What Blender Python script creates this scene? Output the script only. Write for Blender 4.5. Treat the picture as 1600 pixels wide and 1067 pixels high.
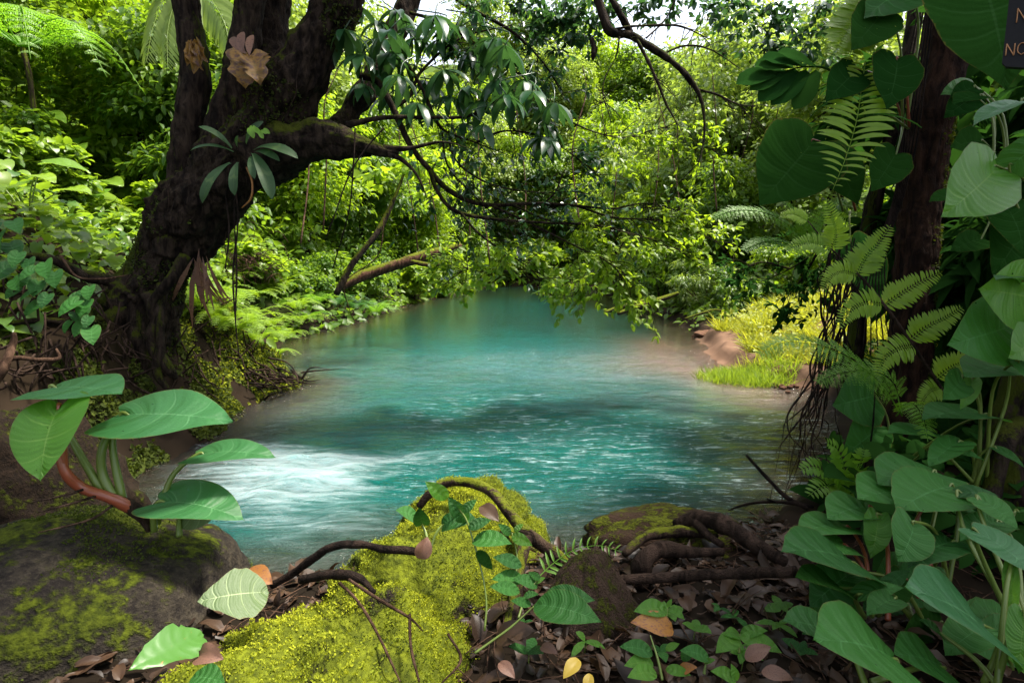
import bpy, math, random
import numpy as np
from mathutils import Vector

# ------------------------------------------------------------------ scene, camera, light
for o in list(bpy.data.objects):
    bpy.data.objects.remove(o)
S = bpy.context.scene
COL = S.collection
random.seed(7)
RNG = np.random.default_rng(7)

CAMZ, PITCH, F = 2.0, math.radians(8.2), 888.9
cam = bpy.data.cameras.new("camera")
cam.lens, cam.sensor_width, cam.clip_start, cam.clip_end = 20.0, 36.0, 0.05, 500.0
camo = bpy.data.objects.new("camera", cam)
COL.objects.link(camo)
camo.location = (0, 0, CAMZ)
camo.rotation_euler = (math.radians(90) - PITCH, 0, 0)
S.camera = camo

SUN_EL, SUN_AZ = math.radians(66), math.radians(80)      # azimuth measured from +Y towards +X
w = bpy.data.worlds.new("World")
S.world = w
w.use_nodes = True
nt = w.node_tree
nt.nodes.clear()
sky = nt.nodes.new("ShaderNodeTexSky")
sky.sky_type = 'NISHITA'
sky.sun_disc = False
sky.sun_elevation, sky.sun_rotation = SUN_EL, SUN_AZ
sky.air_density, sky.dust_density = 1.0, 3.0
hs = nt.nodes.new("ShaderNodeHueSaturation")
hs.inputs["Saturation"].default_value = 0.45
bg = nt.nodes.new("ShaderNodeBackground")
bg.inputs["Strength"].default_value = 0.15
wo = nt.nodes.new("ShaderNodeOutputWorld")
nt.links.new(sky.outputs[0], hs.inputs["Color"])
nt.links.new(hs.outputs[0], bg.inputs["Color"])
nt.links.new(bg.outputs[0], wo.inputs["Surface"])

sl = bpy.data.lights.new("sun", 'SUN')
sl.energy, sl.angle, sl.color = 4.8, math.radians(9.0), (1.0, 0.93, 0.80)
so = bpy.data.objects.new("sun", sl)
COL.objects.link(so)
SUNV = Vector((math.sin(SUN_AZ) * math.cos(SUN_EL), math.cos(SUN_AZ) * math.cos(SUN_EL), math.sin(SUN_EL)))
so.rotation_euler = SUNV.to_track_quat('Z', 'Y').to_euler()
so.location = SUNV * 60

S.view_settings.view_transform = 'Standard'
S.view_settings.look = 'None'
S.view_settings.exposure = 1.6
S.view_settings.gamma = 1.0
S.view_settings.use_curve_mapping = False
S.render.engine = 'CYCLES'
S.cycles.max_bounces = 8
S.cycles.diffuse_bounces = 3
S.cycles.glossy_bounces = 2
S.cycles.transmission_bounces = 4
S.cycles.transparent_max_bounces = 6
S.cycles.caustics_reflective = False
S.cycles.caustics_refractive = False
S.cycles.sample_clamp_indirect = 6.0
S.cycles.use_denoising = True

# ------------------------------------------------------------------ maths helpers
CP, SP = math.cos(PITCH), math.sin(PITCH)
FWD, UPV, RGT = np.array([0, CP, -SP]), np.array([0, SP, CP]), np.array([1.0, 0, 0])
CAM = np.array([0, 0, CAMZ])


def ray(px, py):
    return FWD + RGT * ((px - 800) / F) - UPV * ((py - 533.5) / F)


def P(px, py, d):
    """the point seen at that place of the photograph, d metres ahead"""
    return CAM + ray(px, py) * d


def W(px, py, z=0.0):
    r = ray(px, py)
    return CAM + r * ((z - CAMZ) / r[2])


def PP(lst):
    return np.array([P(*q) for q in lst])


def nrm(v):
    v = np.asarray(v, float)
    return v / (np.linalg.norm(v, axis=-1, keepdims=True) + 1e-9)


def sstep(a, b, x):
    t = np.clip((x - a) / (b - a), 0, 1)
    return t * t * (3 - 2 * t)


_H = np.random.default_rng(3).random(4096)


def vn(p, seed=0):
    """3-D value noise, -1..1"""
    p = np.asarray(p, float)
    i = np.floor(p).astype(np.int64)
    f = p - i
    f = f * f * (3 - 2 * f)
    r = 0
    for dx in (0, 1):
        for dy in (0, 1):
            for dz in (0, 1):
                h = _H[((i[..., 0] + dx) * 73 + (i[..., 1] + dy) * 1009 + (i[..., 2] + dz) * 2917 + seed * 517) % 4096]
                r = r + h * (f[..., 0] if dx else 1 - f[..., 0]) * (f[..., 1] if dy else 1 - f[..., 1]) * (f[..., 2] if dz else 1 - f[..., 2])
    return r * 2 - 1


def fbm(p, oct=4, seed=0, gain=.5):
    p = np.asarray(p, float)
    a, s, r = 1.0, 1.0, 0
    for k in range(oct):
        r = r + a * vn(p * s + k * 13.7, seed + k)
        a *= gain
        s *= 2.03
    return r


def smooth(pts, n=24):
    """Catmull-Rom through the points (any dimension), n samples"""
    pts = np.asarray(pts, float)
    m = len(pts)
    if m == 2:
        t = np.linspace(0, 1, n)[:, None]
        return pts[0] * (1 - t) + pts[1] * t
    q = np.vstack([2 * pts[0] - pts[1], pts, 2 * pts[-1] - pts[-2]])
    t = np.linspace(0, m - 1 - 1e-6, n)
    i = t.astype(int)
    f = (t - i)[:, None]
    a, b, c, d = q[i], q[i + 1], q[i + 2], q[i + 3]
    return .5 * ((2 * b) + (c - a) * f + (2 * a - 5 * b + 4 * c - d) * f ** 2 + (3 * b - a - 3 * c + d) * f ** 3)


# ------------------------------------------------------------------ mesh builder
class MB:
    def __init__(s):
        s.V, s.F4, s.F3, s.U, s.n = [], [], [], [], 0

    def add(s, v, f4=None, f3=None, uv=None):
        v = np.asarray(v, float).reshape(-1, 3)
        if uv is None:
            uv = np.zeros((len(v), 3))
        if f4 is not None and len(f4):
            s.F4.append(np.asarray(f4).reshape(-1, 4) + s.n)
        if f3 is not None and len(f3):
            s.F3.append(np.asarray(f3).reshape(-1, 3) + s.n)
        s.V.append(v)
        s.U.append(uv)
        s.n += len(v)

    def mesh(s, name, org=(0, 0, 0), smooth_=True, extra=None):
        v = np.vstack(s.V) - np.asarray(org)
        f4 = np.vstack(s.F4) if s.F4 else np.zeros((0, 4), int)
        f3 = np.vstack(s.F3) if s.F3 else np.zeros((0, 3), int)
        me = bpy.data.meshes.new(name)
        me.vertices.add(len(v))
        me.vertices.foreach_set("co", v.astype(np.float32).ravel())
        li = np.concatenate([f4.ravel(), f3.ravel()]).astype(np.int32)
        me.loops.add(len(li))
        me.loops.foreach_set("vertex_index", li)
        ls = np.concatenate([np.arange(len(f4)) * 4, len(f4) * 4 + np.arange(len(f3)) * 3]).astype(np.int32)
        me.polygons.add(len(ls))
        me.polygons.foreach_set("loop_start", ls)
        me.polygons.foreach_set("use_smooth", np.full(len(ls), smooth_, bool))
        at = me.attributes.new("luv", 'FLOAT_VECTOR', 'POINT')
        at.data.foreach_set("vector", np.vstack(s.U).astype(np.float32).ravel())
        for k, a in (extra or {}).items():
            at = me.attributes.new(k, 'FLOAT', 'POINT')
            at.data.foreach_set("value", np.asarray(a, np.float32))
        me.update(calc_edges=True)
        return me


ORG = {}


def tag(o, label=None, cat=None, group=None, kind=None):
    if label:
        o["label"] = label
    if cat:
        o["category"] = cat
    if group:
        o["group"] = group
    if kind:
        o["kind"] = kind
    return o


def thing(name, label, cat, loc, group=None):
    o = bpy.data.objects.new(name, None)
    o.empty_display_size = .1
    COL.objects.link(o)
    o.location = tuple(loc)
    ORG[o.name] = np.asarray(loc, float)
    return tag(o, label, cat, group)


def obj(name, mb, mat, parent=None, smooth_=True, extra=None, org=None):
    if parent is not None:
        og = ORG[parent.name]
    else:
        og = np.asarray(org, float) if org is not None else np.vstack(mb.V)[np.argmin(np.vstack(mb.V)[:, 2])]
    me = mb.mesh(name, og, smooth_, extra)
    for m_ in (mat if isinstance(mat, (list, tuple)) else [mat]):
        me.materials.append(m_)
    o = bpy.data.objects.new(name, me)
    COL.objects.link(o)
    ORG[o.name] = og
    if parent is not None:
        o.parent = parent
    else:
        o.location = tuple(og)
    return o


def copy_tree(o, parent=None):
    c = o.copy()
    COL.objects.link(c)
    if parent is not None:
        c.parent = parent
    for ch in list(o.children):
        copy_tree(ch, c)
    return c


# ------------------------------------------------------------------ shapes
def tube(mb, pts, rad, sides=8, n=None, bump=0.0, bs=6.0, seed=0, rnd=0.5, cap=True, flat=1.0, rid=0.0):
    pts = np.asarray(pts, float)
    n = n or max(4, 6 * len(pts))
    c = smooth(pts, n)
    r = smooth(np.asarray(rad, float)[:, None] if len(rad) == len(pts) else np.interp(np.linspace(0, 1, len(pts)), np.linspace(0, 1, len(rad)), rad)[:, None], n)[:, 0]
    r = np.maximum(r, 1e-4)
    t = nrm(np.gradient(c, axis=0))
    ref = np.array([0.0, 0, 1]) if abs(t[0][2]) < .9 else np.array([1.0, 0, 0])
    a = nrm(np.cross(t[0], ref))
    A = []
    for k in range(n):
        a = nrm(a - t[k] * np.dot(a, t[k]))
        A.append(a)
    A = np.array(A)
    B = np.cross(t, A)
    th = np.linspace(0, 2 * np.pi, sides, endpoint=False)
    ring = A[:, None, :] * np.cos(th)[None, :, None] + B[:, None, :] * np.sin(th)[None, :, None] * flat
    rr = np.repeat(r[:, None], sides, 1)
    base = c[:, None, :] + ring * rr[..., None]
    if bump:
        rr = rr * (1 + bump * fbm(base * bs, 3, seed))
        base = c[:, None, :] + ring * rr[..., None]
    if rid:
        LL = np.concatenate([[0], np.cumsum(np.linalg.norm(np.diff(c, axis=0), axis=1))])[:, None] + 0 * rr
        cyl = np.stack([np.cos(th)[None] * 2.6 + 0 * rr, np.sin(th)[None] * 2.6 + 0 * rr, LL * 1.6], -1)
        wq = fbm(cyl * 1.2, 2, seed + 5)
        rg = 1 - np.abs(fbm(cyl * np.array([2.2, 2.2, 1.6]) + wq[..., None] * .5, 3, seed + 6))
        rr = rr * (1 + rid * (rg - .7) + rid * .35 * fbm(base * 22, 2, seed + 7))
        base = c[:, None, :] + ring * rr[..., None]
    v = base.reshape(-1, 3)
    i = np.arange(n - 1)[:, None] * sides
    j = np.arange(sides)[None, :]
    j2 = (j + 1) % sides
    f = np.stack([i + j, i + j2, i + sides + j2, i + sides + j], -1).reshape(-1, 4)
    L = np.concatenate([[0], np.cumsum(np.linalg.norm(np.diff(c, axis=0), axis=1))])
    uv = np.stack([np.repeat(L[:, None], sides, 1), np.repeat(th[None, :] / 6.283, n, 0), np.full((n, sides), rnd)], -1).reshape(-1, 3)
    f3 = []
    if cap:
        v = np.vstack([v, c[0] - t[0] * r[0] * .3, c[-1] + t[-1] * r[-1] * .5])
        uv = np.vstack([uv, [0, 0, rnd], [L[-1], 0, rnd]])
        m = n * sides
        for k in range(sides):
            f3.append((m, (k + 1) % sides, k))
            f3.append((m + 1, m - sides + k, m - sides + (k + 1) % sides))
    mb.add(v, f, f3, uv)
    return c


def lump(mb, c, r, rot=0.0, amp=.15, fs=1.6, seed=0, res=64, tilt=0.0, boxy=0.0, cut=None, facets=0):
    """boulder: noisy ellipsoid"""
    nu, nv = res, res // 2
    ph = np.linspace(0, 2 * np.pi, nu, endpoint=False)
    th = np.linspace(0.02, np.pi - .02, nv)
    d = np.stack([np.sin(th)[:, None] * np.cos(ph)[None], np.sin(th)[:, None] * np.sin(ph)[None], np.repeat(np.cos(th)[:, None], nu, 1)], -1)
    if boxy:
        q = np.max(np.abs(d), -1, keepdims=True)
        d2 = d / q * .8
        d = d * (1 - boxy) + d2 * boxy
    k = 1 + amp * fbm(d * fs + seed * 3.1, 5, seed)
    v = d * k[..., None] * np.asarray(r)
    if facets:
        gg = np.random.default_rng(seed + 900)
        for _ in range(facets):
            fn = nrm(gg.normal(size=3) * [1, 1, .8] + [0, 0, .15])
            ex = np.maximum((v / np.asarray(r)) @ fn - gg.uniform(.62, .85), 0)
            v = v - (ex * .93)[..., None] * fn * np.asarray(r)
        v = v + d * (.012 * np.mean(r) * 4 * fbm(d * 7, 3, seed))[..., None]
    if cut is not None:
        v = cut(v)
    cr, sr = math.cos(rot), math.sin(rot)
    R = np.array([[cr, -sr, 0], [sr, cr, 0], [0, 0, 1]])
    ct, st = math.cos(tilt), math.sin(tilt)
    R = R @ np.array([[1, 0, 0], [0, ct, -st], [0, st, ct]])
    v = v.reshape(-1, 3) @ R.T + np.asarray(c)
    i = np.arange(nv - 1)[:, None] * nu
    j = np.arange(nu)[None]
    j2 = (j + 1) % nu
    f = np.stack([i + j, i + nu + j, i + nu + j2, i + j2], -1).reshape(-1, 4)
    f3 = []
    v = np.vstack([v, v[:nu].mean(0), v[(nv - 1) * nu:nv * nu].mean(0)])
    m = nu * nv
    for q in range(nu):
        f3.append((m, q, (q + 1) % nu))
        f3.append((m + 1, (nv - 1) * nu + (q + 1) % nu, (nv - 1) * nu + q))
    mb.add(v, f, f3)
    return v


# leaf templates: x along the leaf 0..1, y across, z up; (verts, quads, tris, uv)
def bendt(v, D):
    if abs(D) > 1e-3:
        x, z = v[:, 0].copy(), v[:, 2].copy()
        v[:, 0] = np.sin(D * x) / D + z * np.sin(D * x)
        v[:, 2] = -(1 - np.cos(D * x)) / D + z * np.cos(D * x)
    e = np.array([math.sin(D) / D, -(1 - math.cos(D)) / D]) if abs(D) > 1e-3 else np.array([1., 0])
    L = np.linalg.norm(e)
    c, s = e / L
    x, z = v[:, 0].copy(), v[:, 2].copy()
    v[:, 0] = (c * x + s * z) / L
    v[:, 2] = (-s * x + c * z) / L
    return v


HEART = [(0, 0), (-.07, .055), (-.15, .15), (-.145, .27), (-.01, .375), (.21, .415), (.44, .385), (.65, .29), (.83, .155), (.945, .045), (1, 0)]
OVAL = [(0, 0), (.03, .08), (.12, .19), (.26, .28), (.42, .31), (.6, .27), (.78, .17), (.91, .07), (1, 0)]
LANCE = [(0, 0), (.04, .03), (.15, .07), (.3, .105), (.5, .12), (.7, .10), (.87, .05), (1, 0)]
STRAP = [(0, .03), (.1, .045), (.3, .085), (.55, .115), (.75, .11), (.9, .07), (1, 0)]


def broad(outline, nu=20, nv=4, width=1.0, corr=.012, nvein=7, cup=.15, droop=.6, wav=0.0, seed=0, mp=1.35, ragged=0.0):
    o = smooth(outline, nu + 1)
    if ragged:
        k = 1 + ragged * vn(np.stack([np.arange(nu + 1) * .9 + seed * 7, np.zeros(nu + 1), np.zeros(nu + 1)], -1), seed)
        o[1:-1, 1] *= k[1:-1]
    t = np.linspace(0, 1, nu + 1)
    mx = t ** mp * (o[-1, 0] - o[0, 0]) + o[0, 0]
    s = np.linspace(-1, 1, 2 * nv + 1)
    a = np.abs(s)[None, :]
    X = mx[:, None] * (1 - a) + o[:, 0][:, None] * a + (.05 * np.sin(np.pi * a) * np.sin(np.pi * t)[:, None])
    Y = o[:, 1][:, None] * s[None, :] * width
    Z = cup * np.abs(Y) - .35 * cup * np.abs(Y) ** 2 * 3 + corr * np.cos(2 * np.pi * nvein * t)[:, None] * np.sin(np.pi * np.minimum(a, .93))
    if wav:
        Z = Z + wav * a ** 3 * np.sin(t[:, None] * 17 + s[None] * 2 + seed)
    v = np.stack([X, Y, Z], -1).reshape(-1, 3)
    v = bendt(v, droop)
    m = 2 * nv + 1
    i = np.arange(nu)[:, None] * m
    j = np.arange(2 * nv)[None]
    f = np.stack([i + j, i + m + j, i + m + j + 1, i + j + 1], -1).reshape(-1, 4)
    uv = np.stack([np.repeat(t[:, None], m, 1), np.repeat(s[None], nu + 1, 0)], -1).reshape(-1, 2)
    return v, f, np.zeros((0, 3), int), uv


def simple(w1=.27, w2=.22, fold=.08, droop=.12):
    v = np.array([[0, 0, 0], [.3, -w1, fold], [.3, 0, 0], [.3, w1, fold], [.66, -w2, fold - droop * .4], [.66, 0, -droop * .4], [.66, w2, fold - droop * .4], [1, 0, -droop]], float)
    f4 = np.array([[1, 4, 5, 2], [2, 5, 6, 3]])
    f3 = np.array([[0, 1, 2], [0, 2, 3], [4, 7, 5], [5, 7, 6]])
    uv = np.array([[0, 0], [.3, -1], [.3, 0], [.3, 1], [.66, -1], [.66, 0], [.66, 1], [1, 0]], float)
    return v, f4, f3, uv


T_SMALL = simple()
T_ROUND = simple(.36, .30, .05, .1)
T_NARROW = simple(.12, .10, .03, .2)
T_BLADE = simple(.035, .028, .0, .3)
T_HEARTLO = broad(HEART, 7, 1, corr=0, droop=.7, cup=.25)
T_HEARTMID = broad(HEART, 14, 2, corr=.012, nvein=5, droop=.7, cup=.2)
T_OVALLO = broad(OVAL, 5, 1, corr=0, droop=.7, cup=.2, mp=1)
T_LANCELO = broad(LANCE, 5, 1, corr=0, droop=.9, cup=.3, mp=1)


def scatter(mb, T, pos, dr, up, size, rnd=None, wid=1.0):
    v, f4, f3, uv = T
    pos = np.atleast_2d(pos)
    N = len(pos)
    x = nrm(np.broadcast_to(np.asarray(dr, float), (N, 3)))
    up = np.broadcast_to(np.asarray(up, float), (N, 3))
    y = np.cross(up, x)
    bad = np.linalg.norm(y, axis=1) < 1e-4
    y = np.where(bad[:, None], np.cross(x, np.array([.3, .5, .8])), y)
    y = nrm(y)
    z = np.cross(x, y)
    size = np.broadcast_to(np.asarray(size, float), (N,))
    wid = np.broadcast_to(np.asarray(wid, float), (N,))
    M = len(v)
    out = pos[:, None, :] + size[:, None, None] * (v[None, :, 0:1] * x[:, None] + (v[None, :, 1:2] * wid[:, None, None]) * y[:, None] + v[None, :, 2:3] * z[:, None])
    off = (np.arange(N) * M)[:, None, None]
    if rnd is None:
        rnd = RNG.random(N)
    rnd = np.broadcast_to(np.asarray(rnd, float), (N,))
    u = np.concatenate([np.broadcast_to(uv[None], (N, M, 2)), np.broadcast_to(rnd[:, None, None], (N, M, 1))], -1)
    mb.add(out.reshape(-1, 3), (f4[None] + off).reshape(-1, 4) if len(f4) else None, (f3[None] + off).reshape(-1, 3) if len(f3) else None, u.reshape(-1, 3))


def rdir(n, rng=RNG):
    return nrm(rng.normal(size=(n, 3)))


def frond(mb, path, L, pairs=18, wid=.16, up=(0, 0, 1), fwd=.25, droop=0.0, tmpl=None, rnd=.5, rach=.004, bip=False, base=.12, shape=None, hang=0.0, rmb=None):
    """a fern frond: rachis and paired pinnae"""
    c = smooth(path, pairs + 3)
    t = nrm(np.gradient(c, axis=0))
    up = np.asarray(up, float)
    s = nrm(np.cross(t, up))
    u = np.cross(s, t)
    tube(rmb or mb, path, [rach, rach * .35], 5, n=pairs + 3, rnd=rnd)
    q = np.linspace(0, 1, pairs + 3)
    k = np.where((q > base) & (q < .995))[0]
    prof = shape(q) if shape else np.minimum(1, (q - base) / .12 * .5 + .5) * (1 - q) ** .55 * 1.05 + .05
    T = tmpl or broad(LANCE, 4, 1, corr=0, droop=.5, cup=.2, mp=1, width=1.0)
    for sg in (-1, 1):
        d = nrm(s[k] * sg + t[k] * fwd - u[k] * droop + np.array([0, 0, -hang]) + RNG.normal(0, .05, (len(k), 3)))
        ln = L * prof[k] * RNG.uniform(.92, 1.06, len(k))
        if not bip:
            scatter(mb, T, c[k], d, u[k] + RNG.normal(0, .08, (len(k), 3)), ln, rnd + RNG.uniform(-.15, .15, len(k)), wid / .12)
        else:
            nb = 9
            for a in range(1, nb + 1):
                f_ = a / (nb + .5)
                pb = c[k] + d * (ln * f_)[:, None] - np.array([0, 0, 1]) * (ln * f_ * f_ * .15)[:, None]
                for s2 in (-1, 1):
                    sd = nrm(np.cross(u[k], d) * s2 + d * .45)
                    scatter(mb, T, pb, sd, u[k] + RNG.normal(0, .15, (len(k), 3)), ln * .26 * (1 - f_ * .75) + .004, rnd + RNG.uniform(-.15, .15, len(k)), wid / .12)


# ------------------------------------------------------------------ materials
def mat(name):
    m = bpy.data.materials.new(name)
    m.use_nodes = True
    m.node_tree.nodes.clear()
    return m, m.node_tree


class NT:
    def __init__(s, t):
        s.t = t

    def n(s, typ, **kw):
        k = s.t.nodes.new(typ)
        for a, b in kw.items():
            setattr(k, a, b)
        return k

    def l(s, a, b):
        s.t.links.new(a, b)

    def setin(s, sock, v):
        if hasattr(v, "is_linked") or isinstance(v, bpy.types.NodeSocket):
            s.l(v, sock)
        else:
            sock.default_value = v

    def math(s, op, a, b=0.0, c=None, clamp=False):
        k = s.n("ShaderNodeMath", operation=op)
        k.use_clamp = clamp
        s.setin(k.inputs[0], a)
        s.setin(k.inputs[1], b)
        if c is not None:
            s.setin(k.inputs[2], c)
        return k.outputs[0]

    def mix(s, f, a, b, bt='MIX'):
        k = s.n("ShaderNodeMix", data_type='RGBA', blend_type=bt)
        s.setin(k.inputs[0], f)
        s.setin(k.inputs[6], a if not isinstance(a, tuple) else (*a, 1)[:4])
        s.setin(k.inputs[7], b if not isinstance(b, tuple) else (*b, 1)[:4])
        return k.outputs[2]

    def noise(s, scale, detail=4, rough=.55, vec=None, dist=0.0):
        k = s.n("ShaderNodeTexNoise")
        k.inputs["Scale"].default_value = scale
        k.inputs["Detail"].default_value = detail
        k.inputs["Roughness"].default_value = rough
        k.inputs["Distortion"].default_value = dist
        if vec is not None:
            s.l(vec, k.inputs["Vector"])
        return k.outputs["Fac"]

    def ramp(s, f, a, b):
        k = s.n("ShaderNodeMapRange", interpolation_type='SMOOTHSTEP')
        s.l(f, k.inputs[0])
        k.inputs[1].default_value, k.inputs[2].default_value = a, b
        return k.outputs[0]

    def attr(s, name):
        k = s.n("ShaderNodeAttribute")
        k.attribute_name = name
        return k

    def pos(s, obj_=False):
        return s.n("ShaderNodeTexCoord").outputs["Object"] if obj_ else s.n("ShaderNodeNewGeometry").outputs["Position"]

    def bump(s, h, strength=.5, dist=.01):
        k = s.n("ShaderNodeBump")
        k.inputs["Strength"].default_value = strength
        k.inputs["Distance"].default_value = dist
        s.l(h, k.inputs["Height"])
        return k.outputs[0]

    def out(s, sh):
        s.l(sh, s.n("ShaderNodeOutputMaterial").inputs[0])

    def pbr(s, col, rough=.6, norm=None, spec=.5, alpha=None):
        k = s.n("ShaderNodeBsdfPrincipled")
        s.setin(k.inputs["Base Color"], col if not isinstance(col, tuple) else (*col, 1))
        s.setin(k.inputs["Roughness"], rough)
        k.inputs["Specular IOR Level"].default_value = spec
        if norm is not None:
            s.l(norm, k.inputs["Normal"])
        if alpha is not None:
            s.setin(k.inputs["Alpha"], alpha)
        return k.outputs[0]


def leaf_mat(name, c1, c2, trans=.45, tcol=None, rough=.4, spec=.5, veins=0, vcol=(.25, .35, .12), vw=.06, objr=.25, spots=None, under=None):
    m, t = mat(name)
    N = NT(t)
    a = N.attr("luv")
    sx = N.n("ShaderNodeSeparateXYZ")
    N.l(a.outputs["Vector"], sx.inputs[0])
    u, v, r = sx.outputs
    oi = N.n("ShaderNodeObjectInfo").outputs["Random"]
    f = N.math('ADD', r, N.math('MULTIPLY', N.math('SUBTRACT', oi, .5), objr), clamp=True)
    col = N.mix(f, c1, c2)
    if spots:
        ns = N.noise(spots[1], 3, .6)
        col = N.mix(N.ramp(ns, spots[2], spots[2] + .08), col, spots[0])
    if veins > 1:
        ed = N.math('ADD', N.math('ABSOLUTE', v), N.math('MULTIPLY', N.noise(26.0, 3), .14))
        col = N.mix(N.math('MULTIPLY', N.ramp(ed, 1.03, 1.07), .7), col, (.14, .11, .03))
    ps = N.noise(18.0, 3)
    col = N.mix(N.math('MULTIPLY', ps, .35), col, tuple(x * .55 for x in c1))
    norm = None
    if veins:
        av = N.math('ABSOLUTE', v)
        mid = N.math('LESS_THAN', N.math('MULTIPLY', av, 1.0), vw * .45)
        fr = N.math('ABSOLUTE', N.math('SUBTRACT', N.math('FRACT', N.math('MULTIPLY', u, float(veins))), .5))
        lat = N.math('LESS_THAN', fr, N.math('MULTIPLY', N.math('SUBTRACT', 1.15, av), vw))
        vm = N.math('MAXIMUM', mid, N.math('MULTIPLY', lat, .6))
        col = N.mix(N.math('MULTIPLY', vm, .55), col, vcol)
        # fine cross veins as relief
        w1 = N.math('SINE', N.math('MULTIPLY', u, veins * 6.283 * 4))
        hgt = N.math('ADD', N.math('MULTIPLY', w1, .12), N.math('ADD', N.math('MULTIPLY', fr, 2.0), N.math('MULTIPLY', N.noise(60, 3), .5)))
        norm = N.bump(hgt, .7, .006)
    if under:
        bf = N.n("ShaderNodeNewGeometry").outputs["Backfacing"]
        col = N.mix(bf, col, under)
    p = N.pbr(col, rough, norm, spec)
    tr = N.n("ShaderNodeBsdfTranslucent")
    hv = N.mix(.5, col, tcol if tcol else tuple(min(1, x * k) for x, k in zip(c2, (2.0, 2.0, 1.0))))
    N.l(hv, tr.inputs["Color"])
    mx = N.n("ShaderNodeMixShader")
    mx.inputs[0].default_value = trans
    N.l(p, mx.inputs[1])
    N.l(tr.outputs[0], mx.inputs[2])
    if veins >= 5:
        hol = N.ramp(N.noise(17.0, 2, .5), .755, .765)
        m2 = N.n("ShaderNodeMixShader")
        N.l(hol, m2.inputs[0])
        N.l(mx.outputs[0], m2.inputs[1])
        N.l(N.n("ShaderNodeBsdfTransparent").outputs[0], m2.inputs[2])
        N.out(m2.outputs[0])
        return m
    N.out(mx.outputs[0])
    return m


def bark_mat(name, c1, c2, moss=None, mosslo=.5, scale=1.0, upmoss=.25):
    m, t = mat(name)
    N = NT(t)
    mp = N.n("ShaderNodeMapping")
    mp.inputs["Scale"].default_value = (scale, scale, scale * .3)
    N.l(N.pos(), mp.inputs[0])
    n1 = N.noise(14, 6, .65, mp.outputs[0], .6)
    n2 = N.noise(3.5, 4, .6)
    n3 = N.noise(45, 3, .6)
    col = N.mix(N.ramp(n1, .35, .7), c1, c2)
    h = N.math('ADD', n1, N.math('MULTIPLY', n3, .3))
    if moss:
        nz = N.n("ShaderNodeSeparateXYZ")
        N.l(N.n("ShaderNodeNewGeometry").outputs["Normal"], nz.inputs[0])
        k = N.math('ADD', N.math('MULTIPLY', nz.outputs[2], upmoss), n2)
        k = N.math('ADD', k, N.math('MULTIPLY', N.math('SUBTRACT', n3, .5), .5))
        mcol = N.mix(n3, moss, tuple(x * .45 for x in moss))
        col = N.mix(N.ramp(k, mosslo, mosslo + .14), col, mcol)
    N.out(N.pbr(col, .85, N.bump(h, 1.0, .04), .06))
    return m


def moss_rock_mat(name, rock, moss1, moss2, lo=.42, dens=1.0, bare=(.07, .055, .045)):
    m, t = mat(name)
    N = NT(t)
    n1 = N.noise(3.2 * dens, 5, .65)
    n2 = N.noise(22 * dens, 5, .65)
    n3 = N.noise(110, 3, .6)
    nz = N.n("ShaderNodeSeparateXYZ")
    N.l(N.n("ShaderNodeNewGeometry").outputs["Normal"], nz.inputs[0])
    rc = N.mix(N.ramp(n2, .35, .68), bare, rock)
    rc = N.mix(N.math('MULTIPLY', N.ramp(n3, .5, .7), .35), rc, tuple(min(1, x * 1.9) for x in rock))
    k = N.math('ADD', N.math('MULTIPLY', n1, .7), N.math('MULTIPLY', n2, .45))
    k = N.math('ADD', k, N.math('MULTIPLY', nz.outputs[2], .12))
    mc = N.mix(N.ramp(n2, .3, .7), moss1, moss2)
    mc = N.mix(N.math('MULTIPLY', N.ramp(n3, .35, .65), .5), mc, tuple(x * .45 for x in moss1))
    mm = N.ramp(k, lo, lo + .1)
    col = N.mix(mm, rc, mc)
    h = N.math('ADD', N.math('MULTIPLY', n2, .8), N.math('MULTIPLY', n3, .35))
    h = N.math('ADD', h, N.math('MULTIPLY', mm, .35))
    N.out(N.pbr(col, .88, N.bump(h, 1.0, .025), .08))
    return m


M = {}
M['hill_leaf'] = leaf_mat('hill_leaf', (.04, .11, .012), (.20, .30, .020), .45, rough=.38)
M['hill_big'] = leaf_mat('hill_big_leaf', (.09, .20, .016), (.24, .36, .025), .45, rough=.35, veins=6, vcol=(.2, .34, .08), vw=.07)
M['forest_leaf'] = leaf_mat('forest_leaf', (.04, .105, .009), (.16, .255, .018), .5, rough=.45, spec=.4, objr=.5)
M['forest_pale'] = leaf_mat('forest_pale_leaf', (.085, .15, .024), (.24, .32, .06), .48, rough=.42, spec=.5, objr=.5)
M['forest_lime'] = leaf_mat('forest_lime_leaf', (.08, .17, .010), (.24, .34, .018), .55, rough=.45, spec=.4, objr=.4)
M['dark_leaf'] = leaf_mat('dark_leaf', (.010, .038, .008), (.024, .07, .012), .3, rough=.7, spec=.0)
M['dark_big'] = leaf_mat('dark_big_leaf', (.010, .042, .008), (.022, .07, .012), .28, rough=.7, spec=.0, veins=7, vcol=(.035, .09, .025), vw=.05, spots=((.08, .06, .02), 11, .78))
M['tree_leaf'] = leaf_mat('tree_leaf', (.012, .05, .018), (.04, .10, .03), .3, rough=.28)
M['heart'] = leaf_mat('heart_leaf', (.018, .080, .016), (.042, .155, .024), .3, tcol=(.14, .40, .035), rough=.48, spec=.2, veins=7, vcol=(.085, .24, .075), vw=.05, spots=((.16, .12, .04), 11, .80))
M['heart_lime'] = leaf_mat('heart_lime_leaf', (.07, .22, .02), (.10, .28, .025), .55, tcol=(.3, .6, .04), rough=.35, veins=6, vcol=(.25, .4, .08), vw=.045)
M['elephant'] = leaf_mat('elephant_leaf', (.028, .12, .036), (.04, .155, .045), .3, tcol=(.2, .5, .04), rough=.42, spec=.4, veins=5, vcol=(.14, .32, .14), vw=.035, spots=((.12, .09, .03), 9, .74))
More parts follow.
